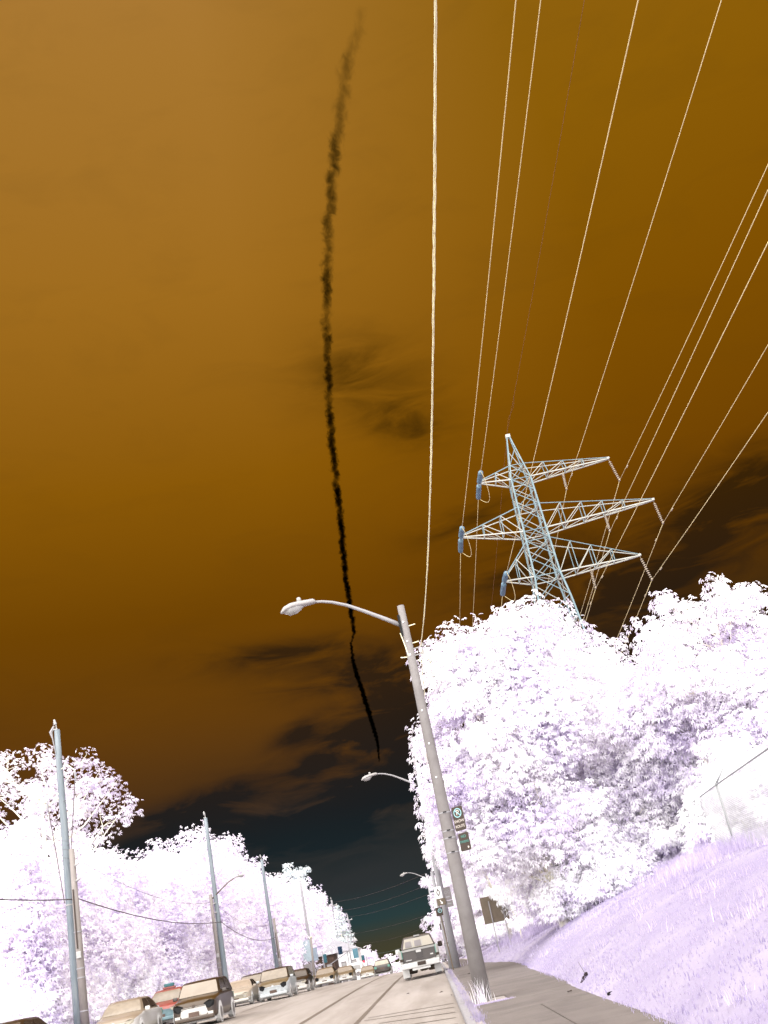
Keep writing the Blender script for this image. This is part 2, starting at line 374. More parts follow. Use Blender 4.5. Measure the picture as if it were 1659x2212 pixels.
tag(blades('weed_clumps', pts, 0.08, 0.26, 0.014, M_tall, 0.5, 2), 'taller weed clumps scattered over the lilac grass bank', 'weeds', kind='stuff')
pts = [(0.80 + random.gauss(0, 0.12), 25.2 + random.gauss(0, 0.12), prof(25.2) - 0.02) for _ in range(26)]
tag(blades('weed_tuft', pts, 0.15, 0.55, 0.013, M_leafS, 0.45), 'tall lilac weeds sprouting at the foot of the nearest lamp post', 'weeds', kind='stuff')
pts = [(random.uniform(0.62, 1.34), 24.16 + random.gauss(0, 0.05), prof(24.2) - 0.02) for _ in range(220)]
tag(blades('crack_grass', pts, 0.02, 0.06, 0.016, M_tall, 0.5), 'white dry grass along the slab edge at the lamp post foot', 'grass', kind='stuff')
pts = []
for _ in range(6000):
    y = random.uniform(27, 60); f0 = (y - 30.8) / 11.0; x = (8.6 + 1.35 * f0 if y < 42 else 9.97 - (y - 42) * .34) + random.gauss(-0.3, 0.9); pts.append((x, y, gz(x, y) - 0.02))
tag(blades('tall_grass', pts, 0.12, 0.5, 0.014, M_tall, 0.5, 2), 'tall pale grass along the foot of the chain link fence', 'grass', kind='stuff')

# ------------------------------------------------------------------ trees
def sprig_template(nl, droop=0.35, wid=0.17):
    V = []
    for k in range(nl):
        a = (k - (nl - 1) / 2) * R(38 if nl > 3 else 55); L = 1.0 - 0.12 * abs(k - (nl - 1) / 2)
        d = np.array([math.cos(a), math.sin(a), 0]); s = np.array([-math.sin(a), math.cos(a), 0])
        b = d * 0.12
        V += [b, b + d * L * 0.5 + s * wid - np.array([0, 0, droop * 0.18]), d * L - np.array([0, 0, droop * L]), b + d * L * 0.5 - s * wid - np.array([0, 0, droop * 0.18])]
    return np.array(V)
def sprig_tri(nl, droop, wid):
    V = []
    for k in range(nl):
        a = (k - (nl - 1) / 2) * R(50); L = 1.0 - 0.1 * abs(k - (nl - 1) / 2)
        d = np.array([math.cos(a), math.sin(a), 0]); s_ = np.array([-math.sin(a), math.cos(a), 0])
        V += [d * .2 + s_ * wid, d * L - np.array([0, 0, droop * L]), d * .32 - s_ * wid]
    return np.array(V)
SPR5 = sprig_template(5, 0.35, 0.125); SPR3 = sprig_tri(3, 0.3, 0.22)
def leafcloud(name, P, D, size, T, m, parent):
    n = len(P); up = np.array([0, 0, 1.0])
    D = D / (np.linalg.norm(D, axis=1, keepdims=True) + 1e-9)
    side = np.cross(up, D); side /= (np.linalg.norm(side, axis=1, keepdims=True) + 1e-6)
    nn = np.cross(D, side); roll = rng.normal(0, 0.5, n)[:, None]
    s2 = side * np.cos(roll) + nn * np.sin(roll); n2 = -side * np.sin(roll) + nn * np.cos(roll)
    sz = (size * rng.uniform(0.65, 1.3, n))[:, None, None]
    V = P[:, None, :] + sz * (T[None, :, 0:1] * D[:, None, :] + T[None, :, 1:2] * s2[:, None, :] + T[None, :, 2:3] * n2[:, None, :])
    k = len(T); vf = 3 if k == 9 else 4; nf = n * k // vf
    me = bpy.data.meshes.new(name); me.vertices.add(n * k); me.vertices.foreach_set('co', V.reshape(-1))
    me.loops.add(n * k); me.loops.foreach_set('vertex_index', np.arange(n * k, dtype=np.int32))
    me.polygons.add(nf); me.polygons.foreach_set('loop_start', (np.arange(nf) * vf).astype(np.int32))
    me.update(calc_edges=True); me.materials.append(m)
    o = bpy.data.objects.new(name, me); COL.objects.link(o); o.parent = parent; return o
def tree(name, label, cat, base, lobes, nclump, nleaf, size, m=None, T=SPR5, group=None, trunk_r=0.2, clump_r=0.6, twigs=True, trunk_top=None, bark=None, shell=0.5, thin=None, droop=0.85):
    root = empty(name, base); tag(root, label, cat, group); bx, by, bz = base
    L = np.array(lobes, float); L[:, :3] -= np.array(base)
    w = L[:, 3] ** 2
    if thin: w = np.where(L[:, 2] + base[2] > thin, w * 0.42, w)
    w /= w.sum()
    ci = rng.choice(len(L), nclump, p=w)
    d = rng.normal(0, 1, (nclump, 3)); d /= np.linalg.norm(d, axis=1, keepdims=True)
    rr = rng.uniform(0, 1, nclump) ** shell
    Cc = L[ci, :3] + d * (L[ci, 3] * rr)[:, None]
    # leaves
    li = rng.integers(0, nclump, nleaf)
    q = np.clip(rng.normal(0, 1, (nleaf, 3)), -1.5, 1.5) * np.array([1, 1, 0.62]) * clump_r * 0.6
    P = Cc[li] + q
    out = P - L[ci[li], :3]; out[:, 2] *= 0.3
    D = out / (np.linalg.norm(out, axis=1, keepdims=True) + 1e-6) + rng.normal(0, 0.45, (nleaf, 3)); D[:, 2] -= droop
    keep = P[:, 2] > 0.05
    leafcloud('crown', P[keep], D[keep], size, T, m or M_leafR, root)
    # trunk and limbs
    b = MB(); cen = L[:, :3].mean(0); top = L[:, 2].max() * 0.85 if trunk_top is None else trunk_top
    lean = np.array([cen[0], cen[1], 0])
    tp = [np.array([0, 0, -0.3]), np.array([0.05, 0.03, top * 0.25]) + lean * 0.15, lean * 0.5 + np.array([0.1, -0.05, top * 0.6]), lean * 0.9 + np.array([0, 0, top])]
    b.tube(tp, [trunk_r * 1.15, trunk_r, trunk_r * 0.7, trunk_r * 0.3], 8)
    for l in L:
        t = min(max((l[2] - 0.2 * l[3] - 0.75 * math.hypot(l[0] - cen[0], l[1] - cen[1])) / max(top, 0.1), 0.15), 0.93) * 3; i = min(int(t), 2); a = tp[i] + (tp[i + 1] - tp[i]) * (t - i)
        mid = (a + l[:3]) / 2 + np.array([0, 0, -0.15 * np.linalg.norm(l[:3] - a) * 0.5])
        ln = np.linalg.norm(l[:3] - a); m1 = a + (l[:3] - a) * .3 + rng.normal(0, .07 * ln, 3); m2 = a + (l[:3] - a) * .65 + rng.normal(0, .07 * ln, 3)
        b.tube([a, m1, m2, l[:3]], [trunk_r * 0.36, trunk_r * 0.27, trunk_r * 0.18, trunk_r * 0.07], 5, False)
    if twigs:
        for k in range(0, nclump, 2):
            a = L[ci[k], :3]; b.tube([a, (a + Cc[k]) / 2 + rng.normal(0, 0.1, 3), Cc[k]], [0.035, 0.022, 0.008], 3, False)
    b.obj('trunk', bark or M_bark, root, True)
    return root
RT = 'broadleaf trees on the right bank'
def J(ls, dy=1.2, k=1.0):
    return [(x + random.uniform(-.15, .15), y + random.uniform(-dy, dy), z, r * k) for x, y, z, r in ls]
T1 = [(6.08, 41.6, 12.35, 1.35), (4.5, 41.8, 12.1, 1.4), (3.4, 41.9, 11.6, 1.4), (2.9, 41.9, 10.4, 1.1), (5.2, 41.7, 10.7, 1.9), (2.0, 41.95, 8.9, 1.25), (4.0, 41.8, 8.2, 2.0), (1.85, 42, 6.9, 1.2), (3.6, 41.9, 5.7, 2.0), (1.8, 42, 5.5, 0.9), (2.5, 42, 4.9, 1.05), (3.7, 42.6, 4.6, 1.0), (6.3, 42, 8.8, 1.8), (5.6, 42, 5.4, 1.9)]
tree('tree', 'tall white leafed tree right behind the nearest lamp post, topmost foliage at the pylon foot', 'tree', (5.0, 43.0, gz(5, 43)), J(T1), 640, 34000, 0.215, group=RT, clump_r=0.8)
T2 = [(7.5, 46.4, 13.4, 1.5), (8.1, 46.3, 11.9, 1.8), (9.6, 45.5, 10.2, 1.4), (9.0, 45.5, 11.4, 1.4), (8.0, 46.3, 9.8, 2.1), (6.5, 46.6, 7.3, 2.3), (9.1, 46.1, 8.2, 2.1), (8.7, 46.2, 5.9, 2.3), (6.1, 46.6, 4.3, 2.2), (8.1, 46.3, 3.8, 1.9), (5.2, 46.8, 3.0, 1.6)]
tree('tree', 'white leafed tree directly below the steel pylon, right of the tallest one', 'tree', (7.6, 47.0, gz(7.6, 47)), J(T2), 580, 29000, 0.225, group=RT, clump_r=0.8, thin=9.5)
T3 = [(11.37, 38.4, 10.5, 1.1), (10.5, 38.6, 10.2, 1.0), (9.7, 40, 8.8, 1.3), (12.8, 37.9, 10.3, .95), (13.7, 37.6, 9.7, 1.0), (10.4, 38.6, 9.2, 1.2), (11.9, 38.2, 8.4, 1.8), (13.3, 37.7, 7.9, 1.8), (9.6, 40.4, 8.0, 1.4), (10.9, 39.6, 6.9, 1.7), (12.2, 38.1, 5.8, 1.8), (10.2, 42.3, 6.2, 1.5), (11.8, 40.2, 4.9, 1.5), (14.6, 37.5, 8.8, 1.6), (14.3, 37.5, 6.0, 1.8)]
tree('tree', 'white leafed tree at the right picture edge with upright sprays on top', 'tree', (11.6, 39.5, gz(11.6, 39.5)), J(T3), 580, 27000, 0.225, group=RT, clump_r=0.75, thin=9.0)
sp3 = [(12.9, 37.9, 11.9, .35), (12.85, 37.9, 11.2, .5), (11.0, 38.4, 11.6, .4), (11.7, 38.3, 11.2, .45), (13.7, 37.6, 11.0, .45), (10.5, 38.6, 10.9, .4), (14.1, 37.6, 10.9, .5)]
tree('tree', 'thin leader shoots rising highest above the tree at the right edge', 'tree', (12.4, 38.4, gz(12.4, 38.4)), sp3, 60, 800, 0.22, group=RT, clump_r=0.34, trunk_r=0.1)
T4 = [(9.2, 41.9, 7.3, 1.3), (8.7, 42, 6.0, 1.3), (10.0, 41.8, 6.3, 1.2), (9.6, 44, 9.3, 1.4), (10.3, 42.5, 8.9, 1.3), (10.2, 43.5, 6.2, 1.7), (9.3, 43.5, 5.0, 1.7), (8.0, 43.2, 7.0, 1.4), (8.4, 43, 6.0, 1.5), (7.2, 43.4, 5.6, 1.4), (10.5, 43.5, 4.4, 1.6), (8.2, 44, 4.2, 1.5), (11.6, 43, 5.6, 1.7)]
tree('tree', 'low white tree filling the gap between the two tall right bank trees', 'tree', (9.8, 44.5, gz(9.8, 44.5)), J(T4, .5), 440, 19000, 0.23, group=RT, clump_r=0.8)
T5b = [(2.7, 63, 8.0, 1.7), (3.4, 65, 10.2, 1.7), (3.9, 65, 6.4, 2.2), (3.2, 64, 4.8, 1.6), (4.8, 64, 3.8, 1.9), (5.4, 65, 8.6, 2.2), (3.4, 64, 3.0, 1.5)]
T5c = [(1.8, 55, 7.3, .85), (1.85, 55.5, 8.6, .85), (1.65, 55, 6.2, .75), (2.5, 55.5, 7.4, .9), (2.4, 55.5, 5.6, .8)]
tree('tree', 'slim white tree hiding the upper pole of the second street lamp', 'tree', (4.1, 59.5, gz(4.1, 59.5)), T5c, 110, 4200, 0.24, group=RT, clump_r=0.5, trunk_r=0.09)
tree('tree', 'white tree overhanging the sidewalk behind the reserved lane sign', 'tree', (4.6, 65.5, gz(4.6, 65.5)), J(T5b), 260, 12000, 0.26, group=RT, clump_r=0.55)
T6 = [(2.5, 74, 8.2, 1.8), (3.6, 75, 9.8, 1.9), (3.0, 74, 5.6, 2.2), (4.5, 75, 4.4, 2.2), (2.2, 74, 3.4, 1.6), (5.5, 75, 7.8, 2.4)]
tree('tree', 'white tree by the kerb just past the parked pickup', 'tree', (4.2, 76, gz(4.2, 76)), J(T6), 220, 8500, 0.30, group=RT, clump_r=0.65)
T7 = [(1.9, 96, 6.6, 1.7), (3.0, 97, 8.2, 2.0), (1.4, 96, 4.2, 1.8), (2.2, 97, 2.6, 1.8), (4.5, 98, 6, 2.6), (.6, 96, 2.8, 1.3)]
tree('tree', 'rounded white tree rising above the roof of the parked pickup', 'tree', (2.8, 98, gz(2.8, 98)), J(T7), 200, 7000, 0.33, group=RT, clump_r=0.7)
tree('tree', 'low white undergrowth tree over the trunks right of the brown signboard', 'tree', (5.6, 45.0, gz(5.6, 45)), [(5.3, 44, 4.0, 1.4), (6.6, 43.6, 3.9, 1.6), (4.6, 45, 3.4, 1.2), (7.8, 43, 4.0, 1.6), (6.0, 43.6, 2.8, 1.2), (7.2, 43, 2.9, 1.3)], 150, 7000, 0.24, m=M_leafS, T=SPR3, group=RT, clump_r=0.5)
SH = 'shrubs at the foot of the right bank trees'
for i, (x, y, r, lb) in enumerate([(6.3, 52, 1.7, 'white shrub behind the brown signboard'), (6.4, 46.0, 1.8, 'white shrub right of the brown signboard'), (7.4, 43.2, 1.5, 'white shrub on the bank below the low gap tree'), (8.7, 43.4, 1.3, 'white shrub just left of the chain link fence end'), (10.9, 41.0, 1.7, 'white shrub behind the first fence bay'), (12.2, 36.5, 1.7, 'white shrub behind the fence at the right picture edge'), (5.0, 60, 1.9, 'white shrub at the sidewalk bend beyond the signboard'), (5.6, 42.6, 1.1, 'white shrub hiding the trunk of the tallest right tree'), (6.7, 41.2, 1.2, 'white shrub on the bank in front of the pylon side tree'), (7.3, 41.6, 1.2, 'white shrub on the bank midway to the fence'), (11.0, 36.8, 1.5, 'white shrub filling the fence bay behind the nearest post'), (3.9, 63, 1.1, 'small white shrub just left behind the brown signboard'), (10.6, 34.5, 1.4, 'low white shrub behind the nearest fence post')]):  # mid-bank shrubs are added to catch light over the shaded trunks
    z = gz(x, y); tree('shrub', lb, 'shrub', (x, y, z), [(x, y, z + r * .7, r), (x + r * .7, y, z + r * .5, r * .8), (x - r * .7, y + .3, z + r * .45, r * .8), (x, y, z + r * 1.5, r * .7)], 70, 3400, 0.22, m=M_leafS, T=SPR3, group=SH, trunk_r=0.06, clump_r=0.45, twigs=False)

# left tree line
LT = 'trees along the far left side of the road'
left = [(-20.5, 55.5, 10.8), (-21.0, 62.5, 11.0), (-21.0, 70, 12.2), (-21.5, 77, 12.0), (-21, 85, 12.6), (-21, 93, 14.4), (-21, 102, 15.9), (-21, 112, 17.6), (-21, 123, 17.6), (-21, 134, 16.6), (-21, 146, 16.0), (-21, 160, 16.6), (-21, 175, 17.2), (-21, 196, 18.4), (-21, 214, 18.2), (-21, 236, 15.6), (-22, 258, 15.6)]
lnames = ['dense white lilac tree at the left picture edge, behind the first utility pole', 'dense white tree just right of the first utility pole', 'white tree behind the thin sagging cable, second from the first utility pole', 'white tree above the red taxi, in the low dip of the tree line', 'white tree left of the second utility pole', 'white tree right behind the second utility pole', 'white tree just right of the left side lamp arm', 'high crowned white tree between second and third utility poles', 'white tree left of the third utility pole', 'white tree behind the third utility pole', 'white tree right of the third utility pole', 'white tree left of the fourth utility pole', 'white tree behind the fourth utility pole', 'high white tree top just right of the fourth utility pole', 'white tree left of the fifth utility pole', 'white tree behind the fifth utility pole', 'last white tree of the left row, beside the spruce']
for i, (x, y, top) in enumerate(left):
    z = gz(x, y); h = top - z; ls = []; sp_ = 4.2 if y < 100 else 5.2
    for k in range(int(h / 1.5)):
        zz = z + 0.9 + (h - 2.4) * k / max(1, int(h / 1.5) - 1); rr = (2.5 if k % 2 else 2.1) * (1 - 0.32 * (k / (h / 1.5)) ** 2) * (1.0 if y < 100 else 1.15)
        ls.append((x + random.uniform(-1.2, 1.2), y + random.uniform(-sp_ * .55, sp_ * .55), zz, rr))
        if k < int(h / 1.5) - 1: ls.append((x + 1.6 + random.uniform(-.8, .8), y + random.uniform(-sp_ * .6, sp_ * .6), zz, rr * .85))
    near = y < 100
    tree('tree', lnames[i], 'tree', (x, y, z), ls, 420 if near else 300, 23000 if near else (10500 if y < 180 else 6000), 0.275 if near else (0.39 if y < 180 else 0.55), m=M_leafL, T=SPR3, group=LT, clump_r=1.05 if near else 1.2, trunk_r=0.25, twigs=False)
# tall open tree at the left edge with its limbs showing
BT = [(-26.5, 79, 18.6, 1.7), (-24.0, 79.5, 19.2, 1.4), (-28.3, 79, 19.2, 1.6), (-29.8, 79, 20.3, 1.5), (-22.6, 79, 18.2, 1.5), (-20.9, 79, 18.6, 1.0), (-20.2, 79, 16.9, 1.3), (-18.9, 79, 16.2, 1.2), (-18.2, 79, 14.6, 1.2), (-21.8, 79.5, 15.6, 1.8), (-19.8, 79, 13.6, 1.5), (-24.6, 79, 16.8, 1.7), (-27.5, 79, 17.0, 1.6), (-30, 79, 17.6, 2.0), (-25.5, 78, 13.8, 1.3), (-22.5, 79, 13.2, 1.6), (-28.5, 79, 15.4, 1.2)]
BT = [(x - 2.0, y, z + 1.0 + (0.5 if x < -26 else 0), r) for x, y, z, r in BT]
tree('tall_tree', 'tallest open crowned tree at upper left with pale limbs showing against the brown sky', 'tree', (-26.6, 80, gz(-26.6, 80)), BT, 260, 3300, 0.25, m=M_leafL, clump_r=0.62, trunk_r=0.30, twigs=True, trunk_top=16.6)
BT2 = [(-33, 100, 22, 2.0), (-30, 101, 21.3, 1.8), (-34, 100, 19, 2.2), (-31, 100, 17, 2.2)]
tree('tall_tree', 'open tree top at the left picture edge beyond the tallest one', 'tree', (-32, 101, gz(-32, 101)), BT2, 120, 2400, 0.3, m=M_leafL, clump_r=0.7, trunk_r=0.26)
# small tufted crown over the fourth pole
tree('slender_tree', 'slender wispy tree top standing up beside the fourth utility pole', 'tree', (-23, 200, gz(-23, 200)), [(-22.2, 198, 20.4, 1.3), (-20.8, 198, 19.4, 1.6), (-19.6, 198, 19.9, 1.0), (-21.5, 198, 17.6, 1.6)], 60, 1000, 0.4, m=M_spruce, T=SPR3, clump_r=0.7, trunk_r=0.2)
# second row: one mass that closes the view behind the row
root = None
n = 9000; P = np.stack([rng.uniform(-31, -24, n), rng.uniform(46, 320, n), np.zeros(n)], 1)
P[:, 2] = [gz(p[0], p[1]) + random.uniform(0, 1) ** 0.8 * min(11.5, 8.5 + 0.03 * p[1]) for p in P]
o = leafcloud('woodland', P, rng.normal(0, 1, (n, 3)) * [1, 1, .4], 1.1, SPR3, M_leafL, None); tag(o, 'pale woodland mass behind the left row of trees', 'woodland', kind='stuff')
# shrubs under the left row
LS = 'shrubs under the left row of trees'
sy = [(-18.4, 50.5), (-18.2, 56), (-18.6, 62), (-18.3, 68), (-18.6, 75), (-18.6, 83), (-18.8, 92), (-18.7, 102), (-18.8, 114), (-18.8, 128), (-18.8, 144)]
sn = ['lilac shrub left of the first utility pole foot', 'lilac shrub right behind the first utility pole foot', 'lilac shrub above the tan sedan', 'white shrub behind the red taxi', 'white shrub behind the dark brown crossover', 'white shrub left of the second utility pole foot', 'white shrub right of the second utility pole foot', 'white shrub behind the pale van with headlamps on', 'white shrub left of the third utility pole foot', 'white shrub right of the third utility pole foot', 'white shrub left of the square grey road sign']
for (x, y), lb in zip(sy, sn):
    z = gz(x, y); r = 1.7
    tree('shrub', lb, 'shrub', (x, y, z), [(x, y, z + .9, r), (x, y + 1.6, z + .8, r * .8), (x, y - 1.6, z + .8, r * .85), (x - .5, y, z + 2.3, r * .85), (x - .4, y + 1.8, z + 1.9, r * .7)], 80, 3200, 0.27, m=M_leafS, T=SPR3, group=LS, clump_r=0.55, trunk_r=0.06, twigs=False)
# far trees closing the street
for (x, y, r, h, lb) in [(-13.2, 228, 3.4, 6.4, 'round pale tree right of the blue hanging sign'), (-9.5, 300, 5.0, 7.0, 'low pale tree over the dark hatchback at the road end'), (-4.8, 330, 4.2, 5.4, 'farthest pale tree left of the parked pickup'), (-16.5, 270, 4.0, 8.5, 'pale tree behind the white house roof'), (1.5, 340, 4, 5, 'far pale shrub hidden beside the pickup')]:
    z = gz(x, y); tree('far_tree', lb, 'tree', (x, y, z), [(x, y, z + h * .55, r), (x + r * .6, y, z + h * .35, r * .75), (x - r * .6, y, z + h * .4, r * .8), (x, y, z + h * .85, r * .6)], 60, 1300, 0.75, m=M_leafL, T=SPR3, group='trees where the road dips away', clump_r=0.9, twigs=False)
# spruce
sx, sy_ = -14.6, 189.5; sz_ = gz(sx, sy_); root = empty('spruce_tree', (sx, sy_, sz_)); tag(root, 'pale green spruce with tiered drooping branches between the two farthest poles', 'tree')
b = MB(); hh = 12.6 - sz_; b.tube([(0, 0, -.2), (0, 0, hh * .5), (0, 0, hh)], [.22, .13, .02], 6)
PP = []; DD = []
for k in range(26):
    zz = 1.2 + (hh - 1.4) * k / 25; rr = 0.25 + 3.0 * (1 - k / 25) ** 0.9
    for j in range(9):
        a = random.uniform(0, 6.283); d = np.array([math.cos(a), math.sin(a), 0]); r2 = rr * random.uniform(.7, 1.1)
        b.tube([(0, 0, zz), d * r2 + np.array([0, 0, zz - .2 * r2])], [.035, .008], 3, False)
        for q in range(int(4 + r2 * 5)):
            t = random.uniform(.15, 1.05); PP.append(d * r2 * t + np.array([random.gauss(0, .08), random.gauss(0, .08), zz - .2 * r2 * t + random.gauss(0, .05)])); DD.append(d + rng.normal(0, .3, 3) - np.array([0, 0, .3]))
b.obj('trunk', M_bark, root); leafcloud('crown', np.array(PP), np.array(DD), 0.38, SPR3, M_spruce, root)

# ------------------------------------------------------------------ street lamps
def cobra(parent, a, b, wmul=1.0):
    """cobra-head luminaire from neck a to nose b"""
    a = Vector(a); b = Vector(b); d = (b - a); L = d.length; d.normalize(); s = d.cross(Vector((0, 0, 1))).normalized(); u = s.cross(d).normalized()
    st = [(0, .05, .05, 0), (.06, .07, .07, .01), (.3, .085, .08, .01), (.5, .14, .09, 0), (.72, .17, .095, -.01), (.9, .13, .075, -.03), (1.0, .04, .03, -.06)]
    m = MB(); n = 12; v = []
    for t, w, h, o in st:
        for j in range(n):
            q = 2 * math.pi * j / n; v.append(a + d * (t * L) + s * (math.cos(q) * w * wmul) + u * ((math.sin(q) * h * (1.0 if math.sin(q) > 0 else .55) + o) * wmul))
    f = [(i * n + j, i * n + (j + 1) % n, (i + 1) * n + (j + 1) % n, (i + 1) * n + j) for i in range(len(st) - 1) for j in range(n)] + [tuple(range(n))[::-1], tuple((len(st) - 1) * n + j for j in range(n))]
    head = m.add(v, f).obj('luminaire', M_lum, parent, True)
    m = MB(); v = []
    for t, w, h in ((.36, .02, .02), (.44, .09, .07), (.58, .13, .125), (.76, .14, .13), (.88, .09, .08), (.94, .02, .03)):
        for j in range(9):
            q = math.pi + math.pi * j / 8; v.append(a + d * (t * L) + s * (math.cos(q) * w * wmul) + u * ((math.sin(q) * h - .02) * wmul))
    f = [(i * 9 + j, i * 9 + j + 1, (i + 1) * 9 + j + 1, (i + 1) * 9 + j) for i in range(5) for j in range(8)]
    lens = m.add(v, f).obj('lens', M_lens, head, True)
    p = a + d * (.42 * L) + u * .08 * wmul
    MB().lathe([(.045 * wmul, -.01), (.045 * wmul, .09), (.03 * wmul, .11)], p, 10, u).obj('photocell', M_lens, head, True)
    return head
def lamp_post(name, label, x, y, H, r0, r1, side, m, arm_dz=-.5, reach=2.75, detail=False, group='cobra head street lamps'):
    z0 = gz(x, y); root = empty(name, (x, y, z0)); tag(root, label, 'street lamp', group)
    MB().tube([(0, 0, -.3), (0, 0, H * .33), (0, 0, H * .66), (0, 0, H)], [r0, r0 + (r1 - r0) * .33, r0 + (r1 - r0) * .66, r1], 20).obj('pole', m, root, True)
    za = H + arm_dz; s = side
    pts = [(s * r1 * .8, 0, za), (s * .45, -.02, za + .25), (s * .9, -.05, za + .53), (s * 1.3, -.09, za + .76), (s * 1.65, -.14, za + .90), (s * 1.9, -.18, za + .96), (s * reach * .75, -.22, za + .97)]
    MB().tube(pts, [.058, .052, .046, .041, .037, .034, .033], 10).obj('arm', M_arm, root, True)
    MB().box((s * (r1 + .02), 0, za), (.05, .16, .52)).obj('bracket', M_black, root)
    cobra(root, pts[-1], (s * (reach + .18), -.5, za + .84), 1.25)
    if detail:
        for k, (zz, sx2) in enumerate(((H - .55, 1), (H - 1.0, 1), (H - 1.32, -1))):
            MB().tube([(sx2 * r1 * .9, 0, zz), (sx2 * (r1 + .17), 0, zz + .02)], .012, 6).obj('step_bolt', M_ivory, root)
        for zz in (H - .45, H - .95, H - 1.3, H - 2.7, H - 3.5, H - 4.3):
            rr = r1 + (r0 - r1) * (H - zz) / H
            MB().lathe([(.022, 0), (.022, .012), (.012, .018)], (-.02, -rr, zz), 8, (0, -1, 0)).obj('bolt_cap', M_white, root)
        b = MB(); b.tube([(r1, -.02, H - 1.15), (r1 + .22, -.03, H - 1.13)], .014, 6); b.tube([(r1, -.02, H - 1.32), (r1 + .24, -.03, H - 1.3)], .014, 6); b.tube([(r1 + .22, -.03, H - 1.36), (r1 + .22, -.03, H - 1.06)], .016, 6)
        b.lathe([(.02, -.05), (.05, -.03), (.03, 0), (.05, .03), (.02, .05)], (r1 + .24, -.03, H - 1.1), 10); b.obj('insulator_rack', M_lens, root)
        b = MB(); b.tube([(r1 + .26, -.03, H - 1.2), (r1 + .3, -.05, H - 1.4), (r1 + .34, -.05, H - 1.6)], .012, 5); b.obj('service_lead', M_ivory, root); b = MB(); b.tube([(r1 + .05, -.05, H - 1.45), (r1 + .16, -.06, H - 1.55), (r1 + .24, -.06, H - 1.42), (r1 + .3, -.06, H - 1.5)], .010, 5)
        b.obj('service_lead', M_ivory, root); b = MB(); b.tube([(r1 + .03, -.05, H - 1.95), (r1 + .18, -.06, H - 1.97), (r1 + .3, -.06, H - 1.92)], .010, 5); b.obj('service_lead', M_ivory, root)
        for zz in (H - 1.5, H - 1.87): bevel(MB().box((r1 + .35, -.05, zz), (.085, .07, .16)).obj('splice_box', M_lens, root), .012)
        MB().tube([(-r1 - .06, -.04, za - .2), (-r1 - .02, -.06, za - .45), (-r1 + .02, -.07, za - .75), (-r1 + .08, -.09, za - .98)], .012, 5).obj('feed_wire', M_ivory, root)
    return root
main_lamp = lamp_post('street_lamp', 'nearest tall concrete street lamp, leaning beside the sidewalk and carrying the dark signs', 0.845, 25.4, 9.12, .185, .088, -1, M_pole, detail=True)
lamp_post('street_lamp', 'second pale street lamp half hidden in foliage behind the parked pickup', 0.92, 57.2, 9.5, .20, .10, -1, M_pole2)
lamp_post('street_lamp', 'small third street lamp far down the right kerb', 0.75, 127, 9.4, .17, .09, -1, M_pole2)
# slender utility post by the second lamp
root = empty('slim_post', (0.62, 56.2, gz(.62, 56.2))); tag(root, 'slim pale conduit post just left of the second street lamp', 'post')
MB().tube([(0, 0, -.2), (0.02, 0, 4.6)], [.095, .08], 12).obj('pole', M_pole2, root, True)
for zz in (1.2, 2.2, 3.4): MB().lathe([(.1, -.03), (.1, .03)], (.01, 0, zz), 12).obj('band', M_signg, root)

# twisted service cable from the near lamp back over the camera
z0 = prof(25.4); A = Vector((1.12, 25.4, z0 + 8.0)); b = MB()
def spanpt(A, B, sag, t): 
    p = A.lerp(B, t); p.z -= 4 * sag * t * (1 - t); return p
B = Vector((1.20, -14.6, 8.0))
for k in range(3):
    pts = []
    for i in range(521):
        t = i / 520; p = spanpt(A, B, 1.42, t); w = i * 2 * math.pi / 13.0 + k * 2.094; r_ = .0068 + .0022 * math.sin(i * .11 + k)
        pts.append(p + Vector((math.cos(w) * r_, 0, math.sin(w) * r_)))
    b.tube(pts, .0055 if k else .0045, 5)
tag(b.obj('service_cable', M_ivory, None, True), 'twisted ivory service cable rising from the nearest lamp straight to the top of the picture', 'cable')
b = MB(); A2 = Vector((1.15, 25.5, z0 + 7.4)); 
pts = [spanpt(Vector((1.12, 25.4, z0 + 7.9)), Vector((.95, 57, z0 + 8.6)), .8, i / 60) + Vector((math.cos(i) * .012, 0, math.sin(i) * .012)) for i in range(61)]
tag(b.tube(pts, .012, 5).obj('service_cable', M_ivory, None, True), 'ivory cable dropping behind the nearest lamp pole towards the second lamp', 'cable')

# ------------------------------------------------------------------ signs on the near pole
def rounded_plate(w, h, t, r=.03, n=4):
    pts = []
    for cx_, cz_, a0 in ((w / 2 - r, h / 2 - r, 0), (-w / 2 + r, h / 2 - r, 90), (-w / 2 + r, -h / 2 + r, 180), (w / 2 - r, -h / 2 + r, 270)):
        for i in range(n + 1):
            a = R(a0 + 90 * i / n); pts.append((cx_ + r * math.cos(a), cz_ + r * math.sin(a)))
    k = len(pts); v = [(x, -t / 2, z) for x, z in pts] + [(x, t / 2, z) for x, z in pts]
    return v, [tuple(range(k)), tuple(range(2 * k - 1, k - 1, -1))] + [(i, k + i, k + (i + 1) % k, (i + 1) % k) for i in range(k)]
def annulus(ro, ri, y, n=40):
    v = [(r * math.cos(2 * math.pi * i / n), y, r * math.sin(2 * math.pi * i / n)) for r in (ro, ri) for i in range(n)]
    return v, [(i, (i + 1) % n, n + (i + 1) % n, n + i) for i in range(n)]
def pole_sign(name, label, loc, w, h, rz, pr):
    root = empty(name, loc, rz); tag(root, label, 'sign', 'dark signs strapped to the nearest lamp')
    MB().add(*rounded_plate(w, h, .006, .035)).obj('border', M_signe, root)
    o = MB().add(*rounded_plate(w - .014, h - .014, .006, .03)).obj('plate', M_signd, root); o.location = (0, -.004, 0)
    return root
SZ = math.radians(-34)
